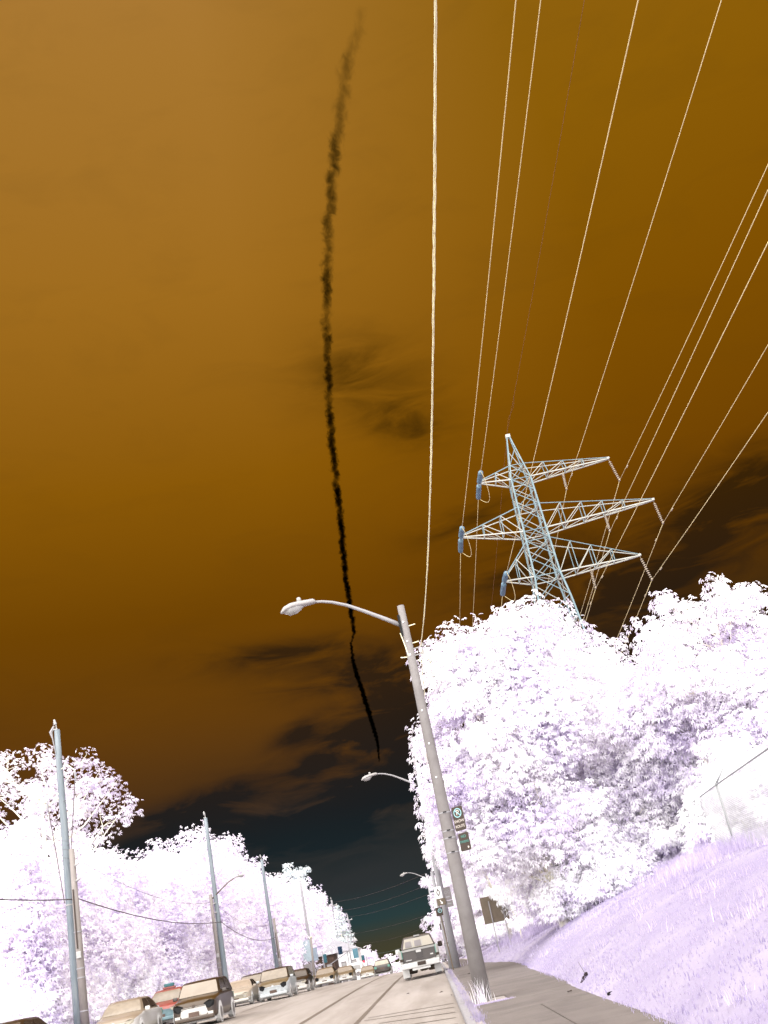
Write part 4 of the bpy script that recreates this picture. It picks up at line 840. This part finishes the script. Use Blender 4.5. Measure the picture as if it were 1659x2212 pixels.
# ------------------------------------------------------------------ cars
M_tyre = mat('tyre_white', (250, 249, 248), .8, 1.6, .04, 4)
M_rim = mat('rim', (176, 172, 168), .4, 1.0, .05, 4)
M_well = mat('wheel_well', (250, 249, 248), .9, 1.6, .03, 4)
M_plate = mat('plate', (150, 124, 112), .6, 1.0, .12, 9)
M_off = mat('lamp_pale', (236, 226, 204), .25, 1.0, .04, 6)
M_tail = mat('tail_teal', (146, 214, 194), .3, 1.0, .05, 6)
M_trim = mat('trim_white', (250, 247, 240), .5, 1.5, .05, 6)
def paint(name, c, rough=.28, k=1.0): return mat(name, c, rough, k, .05, 1.2, spec=.5)
def car(label, x, y, P, C_, rz=0.0, lights_on=True, taxi=False, group='cars queueing on the left lanes', pitch=None):
    """front faces -y. P: proportions, C_: materials"""
    L, Wd, H = P['L'], P['W'], P['H']; w = Wd / 2; hood, belt = P['hood'], P['belt']
    z = max(roadz(x, y), roadz(x, y + L)) * 0 + roadz(x, y + L * .5)
    root = empty('car', (x, y, z), rz); tag(root, label, 'car', group)
    root.rotation_euler = (math.atan2(roadz(x, y + L) - roadz(x, y), L), 0, rz)
    # lower body loft: (y, half width, z bottom, z shoulder, z top)
    hs = P.get('hs', .27); rs = P.get('rs', .84)
    st = [(0, .72, .34, hood * .62, hood * .70), (.015, .86, .26, hood * .74, hood * .80), (.05, .94, .22, hood * .83, hood * .90), (.12, .985, .2, hood * .89, hood * .96), (hs * .8, 1, .2, hood * .95, hood * 1.01), (hs, 1, .2, belt * .93, belt * .985), (.45, 1.0, .2, belt * .95, belt), (.68, 1.0, .2, belt * .96, belt * 1.01), (rs, 1.0, .22, belt * .95, belt * 1.01), (.95, .96, .28, belt * .9, P['deck']), (.99, .9, .32, belt * .8, P['deck'] * .94), (1.0, .8, .4, belt * .7, P['deck'] * .8)]
    sec = lambda h, zb, zs, zt: [(0, zb), (.82 * h, zb), (.97 * h, zb + .1), (h, zb + .3 * (zs - zb) + .05), (h, zs - .06), (.97 * h, zs), (.86 * h, zt), (.45 * h, zt + .022), (0, zt + .03)]
    rows = []
    for f_, a, zb, zs, zt in st:
        q = sec(a * w, zb, zs, zt); rows.append([(px_, f_ * L, pz) for px_, pz in q] + [(-px_, f_ * L, pz) for px_, pz in q[-2:0:-1]])
    n = len(rows[0]); V = [p for r_ in rows for p in r_]; fb, fh, fl = [], [], []
    ih = 5
    for i in range(len(rows) - 1):
        for j in range(n):
            q = (i * n + j, i * n + (j + 1) % n, (i + 1) * n + (j + 1) % n, (i + 1) * n + j)
            topf = 5 <= j <= 10
            if topf and i < ih: fh.append(q)
            elif (j <= 2 or j >= n - 3) : fl.append(q)
            else: fb.append(q)
    fb.append(tuple((len(rows) - 1) * n + j for j in range(n)))
    fl.append(tuple(range(n))[::-1])
    meshobj('body', V, fb, C_['body'], root, True); meshobj('hood', V, fh, C_['hood'], root, True); meshobj('sill', V, fl, C_['low'], root, True)
    # cabin
    yb0, yb1 = hs * L, P['cb'] * L; yr0, yr1 = P['rf'] * L, P['rb'] * L; wb, wr = w * .93, w * P.get('wr', .70); zb_, zr = belt * .985, H
    ring = lambda ya, yb, hw_, z_: [(-hw_, ya, z_), (-hw_ * .6, ya - .05, z_), (hw_ * .6, ya - .05, z_), (hw_, ya, z_), (hw_, yb, z_), (hw_ * .6, yb + .04, z_), (-hw_ * .6, yb + .04, z_), (-hw_, yb, z_)]
    lerp = lambda a, b2, t: a + (b2 - a) * t
    R_ = [ring(yb0, yb1, wb, zb_ - .03), ring(lerp(yb0, yr0, .5), lerp(yb1, yr1, .5), lerp(wb, wr, .42), lerp(zb_, zr, .5)), ring(lerp(yb0, yr0, .93), lerp(yb1, yr1, .93), wr * 1.02, zr - .07), ring(yr0 + .1, yr1 - .05, wr * .93, zr - .02), ring(yr0 + .4, yr1 - .25, wr * .7, zr)]
    V = [p for r_ in R_ for p in r_]; f = [(i * 8 + j, i * 8 + (j + 1) % 8, (i + 1) * 8 + (j + 1) % 8, (i + 1) * 8 + j) for i in range(4) for j in range(8)] + [tuple(32 + j for j in range(8))]
    meshobj('roof', V, f, C_['roof'], root, True)
    def gp(t, s_, face):   # point on cabin face: t up 0..1, s_ across 0..1
        k = t * 2 if t < .5 else 2; i = 0 if t < .5 else 1; tt = (t / .5) if t < .5 else (t - .5) / .43
        def P_(r_, s2):
            if face == 'f': seq = [r_[0], r_[1], r_[2], r_[3]]
            elif face == 'b': seq = [r_[4], r_[5], r_[6], r_[7]]
            elif face == 'r': seq = [r_[3], r_[4]]
            else: seq = [r_[7], r_[0]]
            u_ = s2 * (len(seq) - 1); q = min(int(u_), len(seq) - 2); return Vector(seq[q]).lerp(Vector(seq[q + 1]), u_ - q)
        return P_(R_[i], s_).lerp(P_(R_[i + 1], s_), tt)
    def pane(name, face, s0, s1, m, t0=.10, t1=.88, nrm=(0, -1, .5), sl=(0, 0)):
        v = []; off = Vector(nrm).normalized() * .012
        for t in (t0, .5, t1):
            for k in range(4):
                a0 = s0 + sl[0] * (t - t0); a1 = s1 + sl[1] * (t - t0); v.append(gp(t, a0 + (a1 - a0) * k / 3, face) + off)
        return meshobj(name, v, [(i * 4 + j, i * 4 + j + 1, (i + 1) * 4 + j + 1, (i + 1) * 4 + j) for i in range(2) for j in range(3)], m, root, True)
    ws = pane('windscreen', 'f', .04, .96, C_['glass']); 
    pane('rear_window', 'b', .06, .94, C_.get('rglass', C_['glass']), nrm=(0, 1, .5))
    for fc, nx in (('r', 1), ('l', -1)):
        for (a, b2) in ((.10, .50), (.54, .90)) if fc == 'r' else ((.10, .46), (.50, .90)):
            pane('side_window', fc, a, b2, C_['side'], .14, .90, (nx, 0, .35))
    # front furniture
    zl = hood * .72; hwl = P.get('hl', .19); q_ = 1.7 if lights_on else 1.0  # lit lamps go black and larger, their glare put into colour and shape
    for s_ in (-1, 1):
        if P.get('rear_view'): pass
        b = MB(); v = []
        for i, (dx_, dz_) in enumerate(((-hwl, -.05 * q_), (-.02, -.10 * q_), (hwl * .75, -.05 * q_), (hwl * .8, .06 * q_), (0, .08 * q_), (-hwl, .03 * q_))): v.append((s_ * (w * .70 + dx_), .02 + (.10 if dx_ > 0 else 0) * 1.0, zl + dz_))
        m2 = [(px_, py_ - .05, pz) for px_, py_, pz in v]
        b.add(m2 + [(a, c + .15, d) for a, c, d in v], [tuple(range(6)), (6, 7, 8, 9, 10, 11)] + [(i, 6 + i, 6 + (i + 1) % 6, (i + 1) % 6) for i in range(6)])
        b.obj('headlight', M_black if lights_on else M_off, root)
        bevel(MB().box((s_ * w * .80, L - .05, belt * .80), (.26, .14, .22)).obj('tail_light', M_tail, root), .03)
        o = bevel(MB().box((s_ * (w + .10), hs * L + .28, belt * 1.03), (.20, .10, .15)).obj('mirror', C_.get('mirror', C_['body']), root), .04, 3)
    g_ = MB(); zg = hood * .55
    g_.add([(-w * .52, -.035, zg + .16), (w * .52, -.035, zg + .16), (w * .60, -.02, zg - .12), (w * .5, .0, zg - .24), (-w * .5, .0, zg - .24), (-w * .60, -.02, zg - .12)], [(5, 4, 3, 2, 1, 0)]); g_.obj('grille', C_['grille'], root)
    for k in range(1): MB().box((0, -.045, zg + .14), (w * 1.05, .02, .022)).obj('grille_bar', C_['low'], root)
    bevel(MB().box((0, -.02, .31), (Wd * .86, .16, .16)).obj('bumper', C_['low'], root), .05, 3)
    for s_ in (-1, 1): MB().box((s_ * w * .72, -.05, .42), (.2, .06, .1)).obj('fog_lamp', C_['grille'], root)
    MB().box((0, -.07, zg - .13), (.42, .02, .2)).obj('number_plate', M_plate, root); MB().box((0, L + .01, belt * .66), (.42, .02, .2)).obj('number_plate', M_plate, root)
    MB().lathe([(.07, 0), (.06, .02)], (0, -.03, hood * .72), 12, (0, -1, 0)).obj('badge', C_['low'], root)
    # wheels
    r_ = P.get('wr_', .32)
    for s_ in (-1, 1):
        for fy in (.175, .80):
            cxx = s_ * (w - .10); o = MB().lathe([(r_ * .6, -.11), (r_ * .93, -.11), (r_, -.07), (r_, .07), (r_ * .93, .11), (r_ * .6, .11)], (0, 0, 0), 20, (s_, 0, 0)).obj('wheel', M_tyre, root, True); o.location = (cxx, fy * L, r_ - .005)
            b = MB(); b.lathe([(r_ * .62, .095), (r_ * .6, .115), (.05, .125)], (0, 0, 0), 16, (s_, 0, 0))
            rim = b.obj('rim', M_rim, o)
            MB().lathe([(r_ + .05, 0), (r_ + .05, .012)], (s_ * (w - .004), fy * L, r_ + .01), 20, (s_, 0, 0)).obj('wheel_arch', M_well, root)
    MB().box((0, L * .5, .2), (Wd * .86, L * .86, .1)).obj('underbody', M_well, root)
    if taxi:
        o = bevel(MB().box((0, L * .5, H + .05), (.62, .3, .09)).obj('roof_sign_base', C_['hood'], root), .02)
        bevel(MB().box((0, L * .5, H + .17), (.5, .24, .17)).obj('roof_sign', mat('taxi_teal', (104, 166, 174), .5), root), .05, 3)
    return root
SED = dict(L=4.6, W=1.8, H=1.45, hood=.88, belt=.95, deck=.98, cb=.87, rf=.43, rb=.73)
TAX = dict(L=4.7, W=1.84, H=1.6, hood=.98, belt=1.05, deck=1.02, cb=.87, rf=.42, rb=.74)
SUVP = dict(L=4.5, W=1.86, H=1.68, hood=1.05, belt=1.10, deck=1.12, cb=.97, rf=.40, rb=.90, wr=.76, wr_=.36, hl=.22)
VANP = dict(L=4.8, W=1.92, H=1.76, hood=1.06, belt=1.12, deck=1.15, cb=.98, rf=.36, rb=.93, wr=.80, hs=.22, wr_=.34, hl=.2)
HAT = dict(L=4.1, W=1.76, H=1.52, hood=.94, belt=1.0, deck=1.02, cb=.97, rf=.42, rb=.86, wr=.74)
glT = mat('windscreen_tan', (206, 190, 172), .15, 1.0, .05, 2); glD = mat('side_glass_brown', (104, 88, 76), .15, 1.0, .1, 2); glC = mat('rear_glass_cream', (236, 226, 206), .15, 1.0, .06, 2)
CB = dict(body=paint('p_brown', (72, 54, 38)), hood=paint('p_brown', (72, 54, 38)), roof=paint('p_brown', (72, 54, 38)), low=M_trim, glass=mat('glass_dim', (126, 110, 96), .15), side=glD, grille=M_trim)
car('dark brown car with only its roof showing at the bottom left corner', -12.5, 31.0, SED, CB)
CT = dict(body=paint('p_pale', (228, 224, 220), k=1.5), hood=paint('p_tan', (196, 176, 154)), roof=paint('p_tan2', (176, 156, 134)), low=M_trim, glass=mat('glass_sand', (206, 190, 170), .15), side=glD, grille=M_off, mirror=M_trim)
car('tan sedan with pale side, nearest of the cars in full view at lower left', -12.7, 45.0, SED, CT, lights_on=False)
CX = dict(body=paint('p_salmon2', (196, 120, 108)), hood=paint('p_salmon', (206, 104, 92)), roof=paint('p_salmon', (206, 104, 92)), low=mat('ice_blue', (176, 212, 222), .4), glass=mat('glass_sand', (206, 190, 170), .15), side=glD, grille=mat('ice_blue', (176, 212, 222), .4))
car('salmon red taxi with a teal roof sign', -13.6, 56.5, TAX, CX, lights_on=False, taxi=True)
CS = dict(body=paint('p_greybrown', (112, 98, 90), k=.9), hood=paint('p_umber', (98, 72, 38), k=.9), roof=paint('p_umber2', (80, 60, 42), k=.9), low=paint('p_umber3', (120, 102, 88)), glass=glT, side=glD, grille=M_trim)
car('dark brown crossover with black headlamps, largest car in the queue', -9.9, 46.6, SUVP, CS)
C4 = dict(body=paint('p_sand', (226, 208, 188), k=1.2), hood=paint('p_sand', (226, 208, 188), k=1.2), roof=paint('p_sand', (226, 208, 188), k=1.2), low=M_trim, glass=mat('glass_peach', (228, 206, 182), .15), side=glD, grille=M_off)
car('sand coloured sedan right behind the dark brown crossover', -12.3, 70.0, SED, C4, lights_on=False)
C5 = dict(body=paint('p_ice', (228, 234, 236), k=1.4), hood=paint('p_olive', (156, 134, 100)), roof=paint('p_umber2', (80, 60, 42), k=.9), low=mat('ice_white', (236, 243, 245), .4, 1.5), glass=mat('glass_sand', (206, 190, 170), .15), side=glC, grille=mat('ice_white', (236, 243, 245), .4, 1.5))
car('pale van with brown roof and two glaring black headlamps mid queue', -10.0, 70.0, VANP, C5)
car('pale minivan half hidden behind the van with glaring headlamps', -13.3, 82.0, VANP, C5, lights_on=False)
car('dark car peeking out at the right rear of the pale van', -9.9, 80.5, HAT, CB, lights_on=False)
C6 = dict(body=paint('p_ochre', (164, 142, 112)), hood=paint('p_ochre', (164, 142, 112)), roof=paint('p_ochre2', (150, 122, 88)), low=M_trim, glass=glT, side=glD, grille=M_trim)
car('ochre sedan with one glaring black headlamp near the hill crest', -9.6, 98.0, SED, C6)
car('ochre sedan last in the queue at the hill crest', -9.1, 113.0, SED, C6)
C8 = dict(body=paint('p_char', (92, 80, 72)), hood=paint('p_char', (92, 80, 72)), roof=paint('p_char', (92, 80, 72)), low=paint('p_char', (92, 80, 72)), glass=glC, rglass=glC, side=glD, grille=M_board)
o = car('dark hatchback seen from behind with teal tail lamps at the crest', -5.65, 124.0, HAT, C8, rz=math.pi, lights_on=False, group='cars driving away')
o.location.z = roadz(-5.65, 122) ; o.rotation_euler = (0, 0, math.pi)
car('low sliver of a tan car left of the dark hatchback', -8.4, 138.0, SED, C6, lights_on=False)

# ------------------------------------------------------------------ pickup parked at the right kerb (seen from behind)
tx, ty = -.78, 57.0; pk = empty('pickup_truck', (tx, ty, roadz(tx, ty + 2))); tag(pk, 'dark tailed pickup truck parked at the right kerb, seen from behind', 'truck')
pk.rotation_euler = (.0127, 0, 0)
M_pk = paint('p_truckdark', (104, 94, 90)); M_pkr = paint('p_truckroof', (92, 78, 66)); M_pkw = mat('truck_white', (250, 249, 246), .4, 1.5, .05, 3); M_pkg = mat('truck_grey', (214, 212, 208), .4, 1.3, .06, 3); M_pkgl = mat('truck_glass', (240, 230, 212), .2, 1.0, .05, 2)
bevel(MB().box((0, .06, 1.08), (1.66, .09, .58)).obj('tailgate', M_pk, pk), .03, 3)
MB().box((0, .02, 1.33), (1.70, .1, .09)).obj('tailgate_cap', M_pkg, pk)
bevel(MB().box((.0, .005, 1.24), (.26, .03, .14)).obj('tailgate_handle', M_pkw, pk), .02)
for px_, wv in ((-.55, .3), (.62, .14)): MB().box((px_, .008, .88 if px_ < 0 else .98), (wv, .01, .03 if px_ < 0 else .06)).obj('badge', M_pkw, pk)
bevel(MB().box((.02, .01, 1.05), (.34, .02, .34)).obj('emblem_panel', paint('p_truckdark2', (84, 74, 72)), pk), .06, 3)
for s_ in (-1, 1):
    bevel(MB().box((s_ * .92, 1.1, 1.02), (.16, 2.3, .72)).obj('bed_side', M_pkg, pk), .05, 3)
    bevel(MB().box((s_ * .905, .02, 1.12), (.17, .12, .52)).obj('tail_light', M_tail, pk), .03)
    MB().box((s_ * .905, -.045, .93), (.16, .02, .12)).obj('tail_light_base', M_signd, pk)
    o = MB().lathe([(.25, -.14), (.38, -.14), (.41, -.09), (.41, .09), (.38, .14), (.25, .14)], (0, 0, 0), 20, (s_, 0, 0)).obj('wheel', M_tyre, pk, True); o.location = (s_ * .80, 1.15, .41); MB().lathe([(.25, .1), (.24, .15), (.05, .14)], (0, 0, 0), 14, (s_, 0, 0)).obj('rim', M_rim, o)
    o = MB().lathe([(.25, -.14), (.38, -.14), (.41, -.09), (.41, .09), (.38, .14), (.25, .14)], (0, 0, 0), 20, (s_, 0, 0)).obj('wheel', M_tyre, pk, True); o.location = (s_ * .80, 4.75, .41); MB().lathe([(.25, .1), (.24, .15), (.05, .14)], (0, 0, 0), 14, (s_, 0, 0)).obj('rim', M_rim, o)
    bevel(MB().box((s_ * 1.14, 3.9, 1.34), (.24, .12, .26)).obj('mirror', M_pkw if s_ < 0 else M_signd, pk), .04, 3)
    MB().box((s_ * 1.0, 3.9, 1.28), (.2, .05, .05)).obj('mirror_arm', M_signd, pk)
MB().box((0, 1.2, .72), (1.7, 2.2, .08)).obj('bed_floor', M_pkg, pk)
bevel(MB().box((0, -.08, .62), (1.92, .24, .26)).obj('bumper', M_pkw, pk), .05, 3)
bevel(MB().box((.05, -.215, .66), (.42, .02, .17)).obj('number_plate', M_signd, pk), .02); text_mesh('plate_lettering', 'A', .01, M_pkw, pk, (.05, -.23, .66)) if False else None
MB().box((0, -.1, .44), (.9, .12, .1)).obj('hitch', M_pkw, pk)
for s_ in (-1, 1): bevel(MB().box((s_ * .8, .3, .36), (.34, .03, .5)).obj('mud_flap', M_pkw, pk), .01)  # white flaps also fill the shaded space under the bumper, shade as colour
for px_, wv, hh in ((-.45, .45, .3), (.1, .4, .2), (.5, .4, .26)): bevel(MB().box((px_, .9, .38), (wv, .5, hh)).obj('axle_part', M_signd if px_ < 0 else M_board, pk), .08, 2)
# cab
def frus(y0, y1, y2, y3, w0, w1, z0_, z1_):
    return [(-w0, y0, z0_), (w0, y0, z0_), (w0, y1, z0_), (-w0, y1, z0_), (-w1, y2, z1_), (w1, y2, z1_), (w1, y3, z1_), (-w1, y3, z1_)], [(0, 3, 2, 1), (4, 5, 6, 7), (0, 1, 5, 4), (1, 2, 6, 5), (2, 3, 7, 6), (3, 0, 4, 7)]
bevel(MB().add(*frus(2.3, 5.7, 2.3, 5.55, .96, .94, .55, 1.36)).obj('cab_lower', M_pkg, pk), .06, 3)
bevel(MB().add(*frus(2.32, 4.5, 2.55, 3.9, .90, .70, 1.34, 1.98)).obj('cab_roof', M_pkr, pk), .09, 3)
v = [(-.80, 2.325, 1.42), (.80, 2.325, 1.42), (.66, 2.49, 1.87), (-.66, 2.49, 1.87)]
rw = MB().add(v, [(0, 1, 2, 3)]).obj('rear_window', M_pkgl, pk); 
for px_ in (-.28, .22): MB().add([(px_ - .012, 2.318, 1.43), (px_ + .012, 2.318, 1.43), (px_ + .012, 2.482, 1.87), (px_ - .012, 2.482, 1.87)], [(0, 1, 2, 3)]).obj('window_divider', M_pkg, rw)
for px_, wv in ((-.5, .34), (.0, .36)): MB().add([(px_ - wv / 2, 2.318, 1.46), (px_ + wv / 2, 2.318, 1.46), (px_ + wv * .45, 2.43, 1.74), (px_ - wv * .45, 2.43, 1.74)], [(0, 1, 2, 3)]).obj('headrest', M_signg, rw)
for s_ in (-1, 1): MB().add([(s_ * .915, 2.6, 1.45), (s_ * .915, 4.2, 1.45), (s_ * .755, 3.85, 1.86), (s_ * .775, 2.75, 1.86)], [(0, 1, 2, 3) if s_ > 0 else (3, 2, 1, 0)]).obj('side_window', glD, pk)
for px_ in (-.05, .2, .42): bevel(MB().box((px_, 3.0, 2.0), (.14, .2, .06)).obj('roof_marker', M_black, pk), .02)
MB().tube([(.42, 3.0, 1.98), (.55, 3.0, 2.12)], .03, 5).obj('roof_fin', M_black, pk)
MB().box((0, 2.5, 1.96), (.3, .06, .07)).obj('brake_light', M_pkg, pk)
root = empty('parking_meter', (.62, 60.5, gz(.62, 60.5))); tag(root, 'small dark parking meter beyond the right side of the pickup', 'meter')
MB().tube([(0, 0, 0), (0, 0, 1.9)], .03, 8).obj('post', M_pole2, root); bevel(MB().box((0, 0, 2.05), (.2, .12, .34)).obj('meter_head', M_signd, root), .04, 3)

# ------------------------------------------------------------------ things at the far junction
def signal(label, x, y, ztop, col, lens=None, rz=0, h=1.05):
    z = ztop; root = empty('traffic_light', (x, y, z), rz); tag(root, label, 'traffic light', 'traffic lights at the far junction')
    bevel(MB().box((0, 0, -h / 2), (.42, .3, h)).obj('housing', col, root), .04)
    for k in range(3):
        zz = -h * (.18 + .32 * k); m = lens if (lens and k == 2) else M_lens
        MB().lathe([(.15, 0), (.14, .05), (.08, .08)], (0, -.15, zz), 14, (0, -1, 0)).obj('lens', m, root, True)
        MB().lathe([(.17, 0), (.18, .2)], (0, -.15, zz), 14, (0, -1, 0)).obj('visor', col, root) if not (lens and k == 2) else None
    return root
M_sig = mat('signal_teal', (84, 150, 166), .5); M_sig2 = mat('signal_navy', (64, 96, 128), .5)
mred = bpy.data.materials.new('lit_signal'); mred.use_nodes = True; bb = mred.node_tree.nodes['Principled BSDF']; bb.inputs['Base Color'].default_value = lin((200, 10, 40)); bb.inputs['Emission Color'].default_value = lin((205, 8, 45)); bb.inputs['Emission Strength'].default_value = .9
signal('teal traffic light with its lowest lamp glowing red', -10.2, 164.6, 3.75, M_sig, mred)
signal('teal traffic light hanging left of the white house', -14.1, 149.3, 4.6, M_sig)
signal('navy traffic light beside the fifth utility pole', -12.9, 159.5, 5.4, M_sig2, rz=R(60))
for i, (x, y, zt, lb) in enumerate([(-9.75, 165.2, 3.9, 'thin grey pole carrying the glowing traffic light'), (-11.6, 160.2, 6.6, 'grey signal mast with slanted arm near the farthest utility pole'), (-14.4, 150, 4.9, 'thin grey pole of the left traffic light')]):
    z = gz(x, y); root = empty('signal_pole', (x, y, z)); tag(root, lb, 'pole', 'signal poles at the far junction'); MB().tube([(0, 0, -.3), (0, 0, zt - z)], [.11, .08], 8).obj('pole', M_pole2, root, True)
    if i == 1: MB().tube([(0, 0, 4.6 - z), (-2.9, -.3, 2.4 + 2.2 - z - 1.2)], .06, 6).obj('arm', M_pole2, root)
    else: MB().tube([(0, 0, zt - z - .3), (-.4 if i == 0 else .3, -.1, zt - z - .3)], .04, 6).obj('arm', M_pole2, root)
root = empty('hanging_sign', (-10.8, 159.6, 4.1)); tag(root, 'blue panel sign hanging near the farthest utility pole', 'sign')
bevel(MB().box((0, 0, 0), (.72, .08, 1.25)).obj('panel', mat('sign_sky', (132, 190, 210), .5, 1.0, .12, 6), root), .03); MB().tube([(-.9, .1, .75), (.5, .05, .7)], .04, 6).obj('bracket', M_pole2, root)
def house(name, label, x, y, w, d, h, rh, mw, mr, nwin):
    z = gz(x, y) - .3; root = empty(name, (x, y, z)); tag(root, label, 'building', 'buildings at the far junction')
    MB().box((0, d / 2, h / 2), (w, d, h)).obj('wall', mw, root)
    ov = .35; MB().add([(-w / 2 - ov, -ov, h), (w / 2 + ov, -ov, h), (w / 2 + ov, d + ov, h), (-w / 2 - ov, d + ov, h), (0, -ov, h + rh), (0, d + ov, h + rh)], [(0, 1, 4), (1, 2, 5, 4), (2, 3, 5), (3, 0, 4, 5), (0, 3, 2, 1)]).obj('roof', mr, root)
    for k in range(nwin):
        xx = -w / 2 + w * (k + .5) / nwin
        fr = MB().box((xx, -.03, h * .55), (w / nwin * .5, .08, h * .34)).obj('window', M_signg, root); MB().box((xx, -.075, h * .55), (w / nwin * .4, .02, h * .27)).obj('pane', M_pkg, fr)
        MB().box((xx + w / nwin * .5, -.04, h * .5), (.12, .08, h)).obj('pilaster', M_pole2, root) if k < nwin - 1 else None
    MB().box((w * .1, -.04, 1.0), (.9, .08, 2.0)).obj('door', M_signg, root)
    return root
house('house', 'white gabled house behind the farthest utility poles', -15.2, 182, 6.5, 8, 5.2, 2.0, M_white, mat('roof_pale', (224, 222, 228), .8, 1.7), 4)
house('shop', 'brown shopfront with pale awning left of the white house', -16.2, 160, 4.6, 6, 4.2, .4, mat('shop_brown', (120, 96, 82), .7), mat('roof_pale', (224, 222, 228), .8, 1.7), 3)
root = empty('sign_tower', (-16.6, 152, gz(-16.6, 152))); tag(root, 'pale ice blue sign tower left of the teal traffic light', 'sign')
MB().box((0, 0, 4.6), (1.1, .5, 2.6)).obj('panel', mat('ice_panel', (210, 228, 234), .5, 1.6), root); MB().box((-.35, 0, 1.6), (.15, .3, 3.6)).obj('post', M_pole2, root); MB().box((.35, 0, 1.6), (.15, .3, 3.6)).obj('post', M_pole2, root); MB().box((.9, .1, 4.0), (.9, .4, 1.6)).obj('panel', mat('ice_panel2', (184, 200, 214), .5, 1.5), root)
root = empty('van', (-10.6, 150, roadz(-10.6, 150))); tag(root, 'white van at the junction left of the dark hatchback', 'van')
bevel(MB().box((0, 2.4, 1.35), (1.95, 4.8, 1.7)).obj('body', M_white, root), .15, 3); bevel(MB().add(*frus(-.9, .2, -.2, .2, .95, .85, .45, 1.3)).obj('nose', M_white, root), .08, 2)
MB().box((0, -.015, 1.62), (1.6, .03, .6)).obj('windscreen', M_pkg, root); MB().lathe([(.28, 0), (.26, .03)], (.4, -.93, .85), 14, (0, -1, 0)).obj('emblem', M_signg, root)
for s_ in (-1, 1):
    for yy in (.2, 3.8): MB().lathe([(.3, -.1), (.34, 0), (.3, .1)], (s_ * .85, yy, .34), 14, (1, 0, 0)).obj('wheel', M_tyre, root)

# ------------------------------------------------------------------ contrail: a long ragged tube of dark vapour
path = [(260,1801),(240,1883),(204,1989),(183,2092),(165,2204),(147,2324),(122,2453),(95,2661),(71,2898),(50,3113),(37,3291),(15,3556),(-8,3943),(-23,4358),(-40,4791),(-79,5514),(-92,6092),(-107,6621),(-135,6800),(-150,6900),(-168,7462),(-157,8345),(-152,9233),(-146,10311),(-185,11500)]
rad = [15, 20, 22, 21, 20, 20, 19, 20, 19, 18, 17, 18, 18, 18, 18, 18, 18, 15, 7, 9, 17, 20, 21, 17, 10]
KS = 0.5
pts = []; rr = []
for i in range(len(path) - 1):
    n = max(2, int((path[i + 1][1] - path[i][1]) / 60))
    for k in range(n):
        t = k / n; pts.append(((path[i][0] + (path[i + 1][0] - path[i][0]) * t), (path[i][1] + (path[i + 1][1] - path[i][1]) * t))); rr.append(rad[i] + (rad[i + 1] - rad[i]) * t)
pts = np.array(pts); rr = np.array(rr)
rr[:2] = 10; rr[-1] = 5
CZ = 2000 * KS + 1.35
b = MB(); b.tube([(p[0] * KS, p[1] * KS, CZ) for p in pts], [r_ * KS * 1.75 for r_ in rr], 12)
ct = b.obj('contrail', M_black, None, True); ct.data.materials.clear()
mc = bpy.data.materials.new('vapour'); mc.use_nodes = True; t = mc.node_tree; t.nodes.clear(); out = t.nodes.new('ShaderNodeOutputMaterial')
ab = t.nodes.new('ShaderNodeVolumeAbsorption'); ab.inputs['Color'].default_value = (.02, .05, .05, 1); t.links.new(ab.outputs[0], out.inputs['Volume'])
tcn = t.nodes.new('ShaderNodeTexCoord'); sp2 = t.nodes.new('ShaderNodeSeparateXYZ'); t.links.new(tcn.outputs['Object'], sp2.inputs[0])
X_, Y_, Z_ = (X(t, sp2.outputs[i]) for i in range(3))
def fcurve(fac, pairs):
    n = t.nodes.new('ShaderNodeFloatCurve'); c = n.mapping.curves[0]
    while len(c.points) < len(pairs): c.points.new(.5, .5)
    for q, (a_, b_) in zip(c.points, pairs): q.location = (a_, b_); q.handle_type = 'VECTOR'
    n.mapping.update(); t.links.new(fac.k, n.inputs['Value']); return X(t, n.outputs[0])
yn = Y_ / 6000.0
xc = fcurve(yn, [(0, (260 * KS + 100) / 300)] + [(p[1] * KS / 6000, (p[0] * KS + 100) / 300) for p in path]) * 300.0 - 100.0
rc = fcurve(yn, [(0, .15)] + [(p[1] * KS / 6000, r_ / 100) for p, r_ in zip(path, rad)]) * (100.0 * KS)
nw = noise(t, comb(t, 0.0, Y_, 3.0), .020, 4, .6)                       # sideways wander
dxr = (X_ - xc - (nw - .5) * 22.0) / rc; dzr = (Z_ - CZ) / rc
rad2 = (dxr * dxr + dzr * dzr).m('SQRT')
mp = t.nodes.new('ShaderNodeMapping'); mp.inputs['Scale'].default_value = (1, .55, 1); t.links.new(tcn.outputs['Object'], mp.inputs[0])
na = noise(t, mp.outputs[0], .10, 5, .68, .8); nl = noise(t, comb(t, 0.0, Y_, 0.0), .011, 4, .62)
base = ramp(t, yn, [(.148, (.05,) * 3 + (1,)), (.165, (.15,) * 3 + (1,)), (.185, (.34,) * 3 + (1,)), (.26, (.40,) * 3 + (1,)), (.33, (.62,) * 3 + (1,)), (.46, (.95,) * 3 + (1,)), (.54, (.8,) * 3 + (1,)), (.60, (.95,) * 3 + (1,)), (.8, (.75,) * 3 + (1,)), (.95, (.35,) * 3 + (1,))])
bwn = t.nodes.new('ShaderNodeRGBToBW'); t.links.new(base, bwn.inputs[0])
core = (((na - .5) * 3.4) + .92 - rad2).m('MAXIMUM', 0.0).m('MINIMUM', 1.0)
dens = core * ((nl - .27) * 4.2).m('MAXIMUM', 0.03) * X(t, bwn.outputs[0]) * .26
t.links.new(dens.k, ab.inputs['Density'])
ct.data.materials.append(mc); tag(ct, 'long ragged dark vapour trail running down the brown sky', 'contrail', kind='stuff')
mc.cycles.volume_step_rate = 0.012
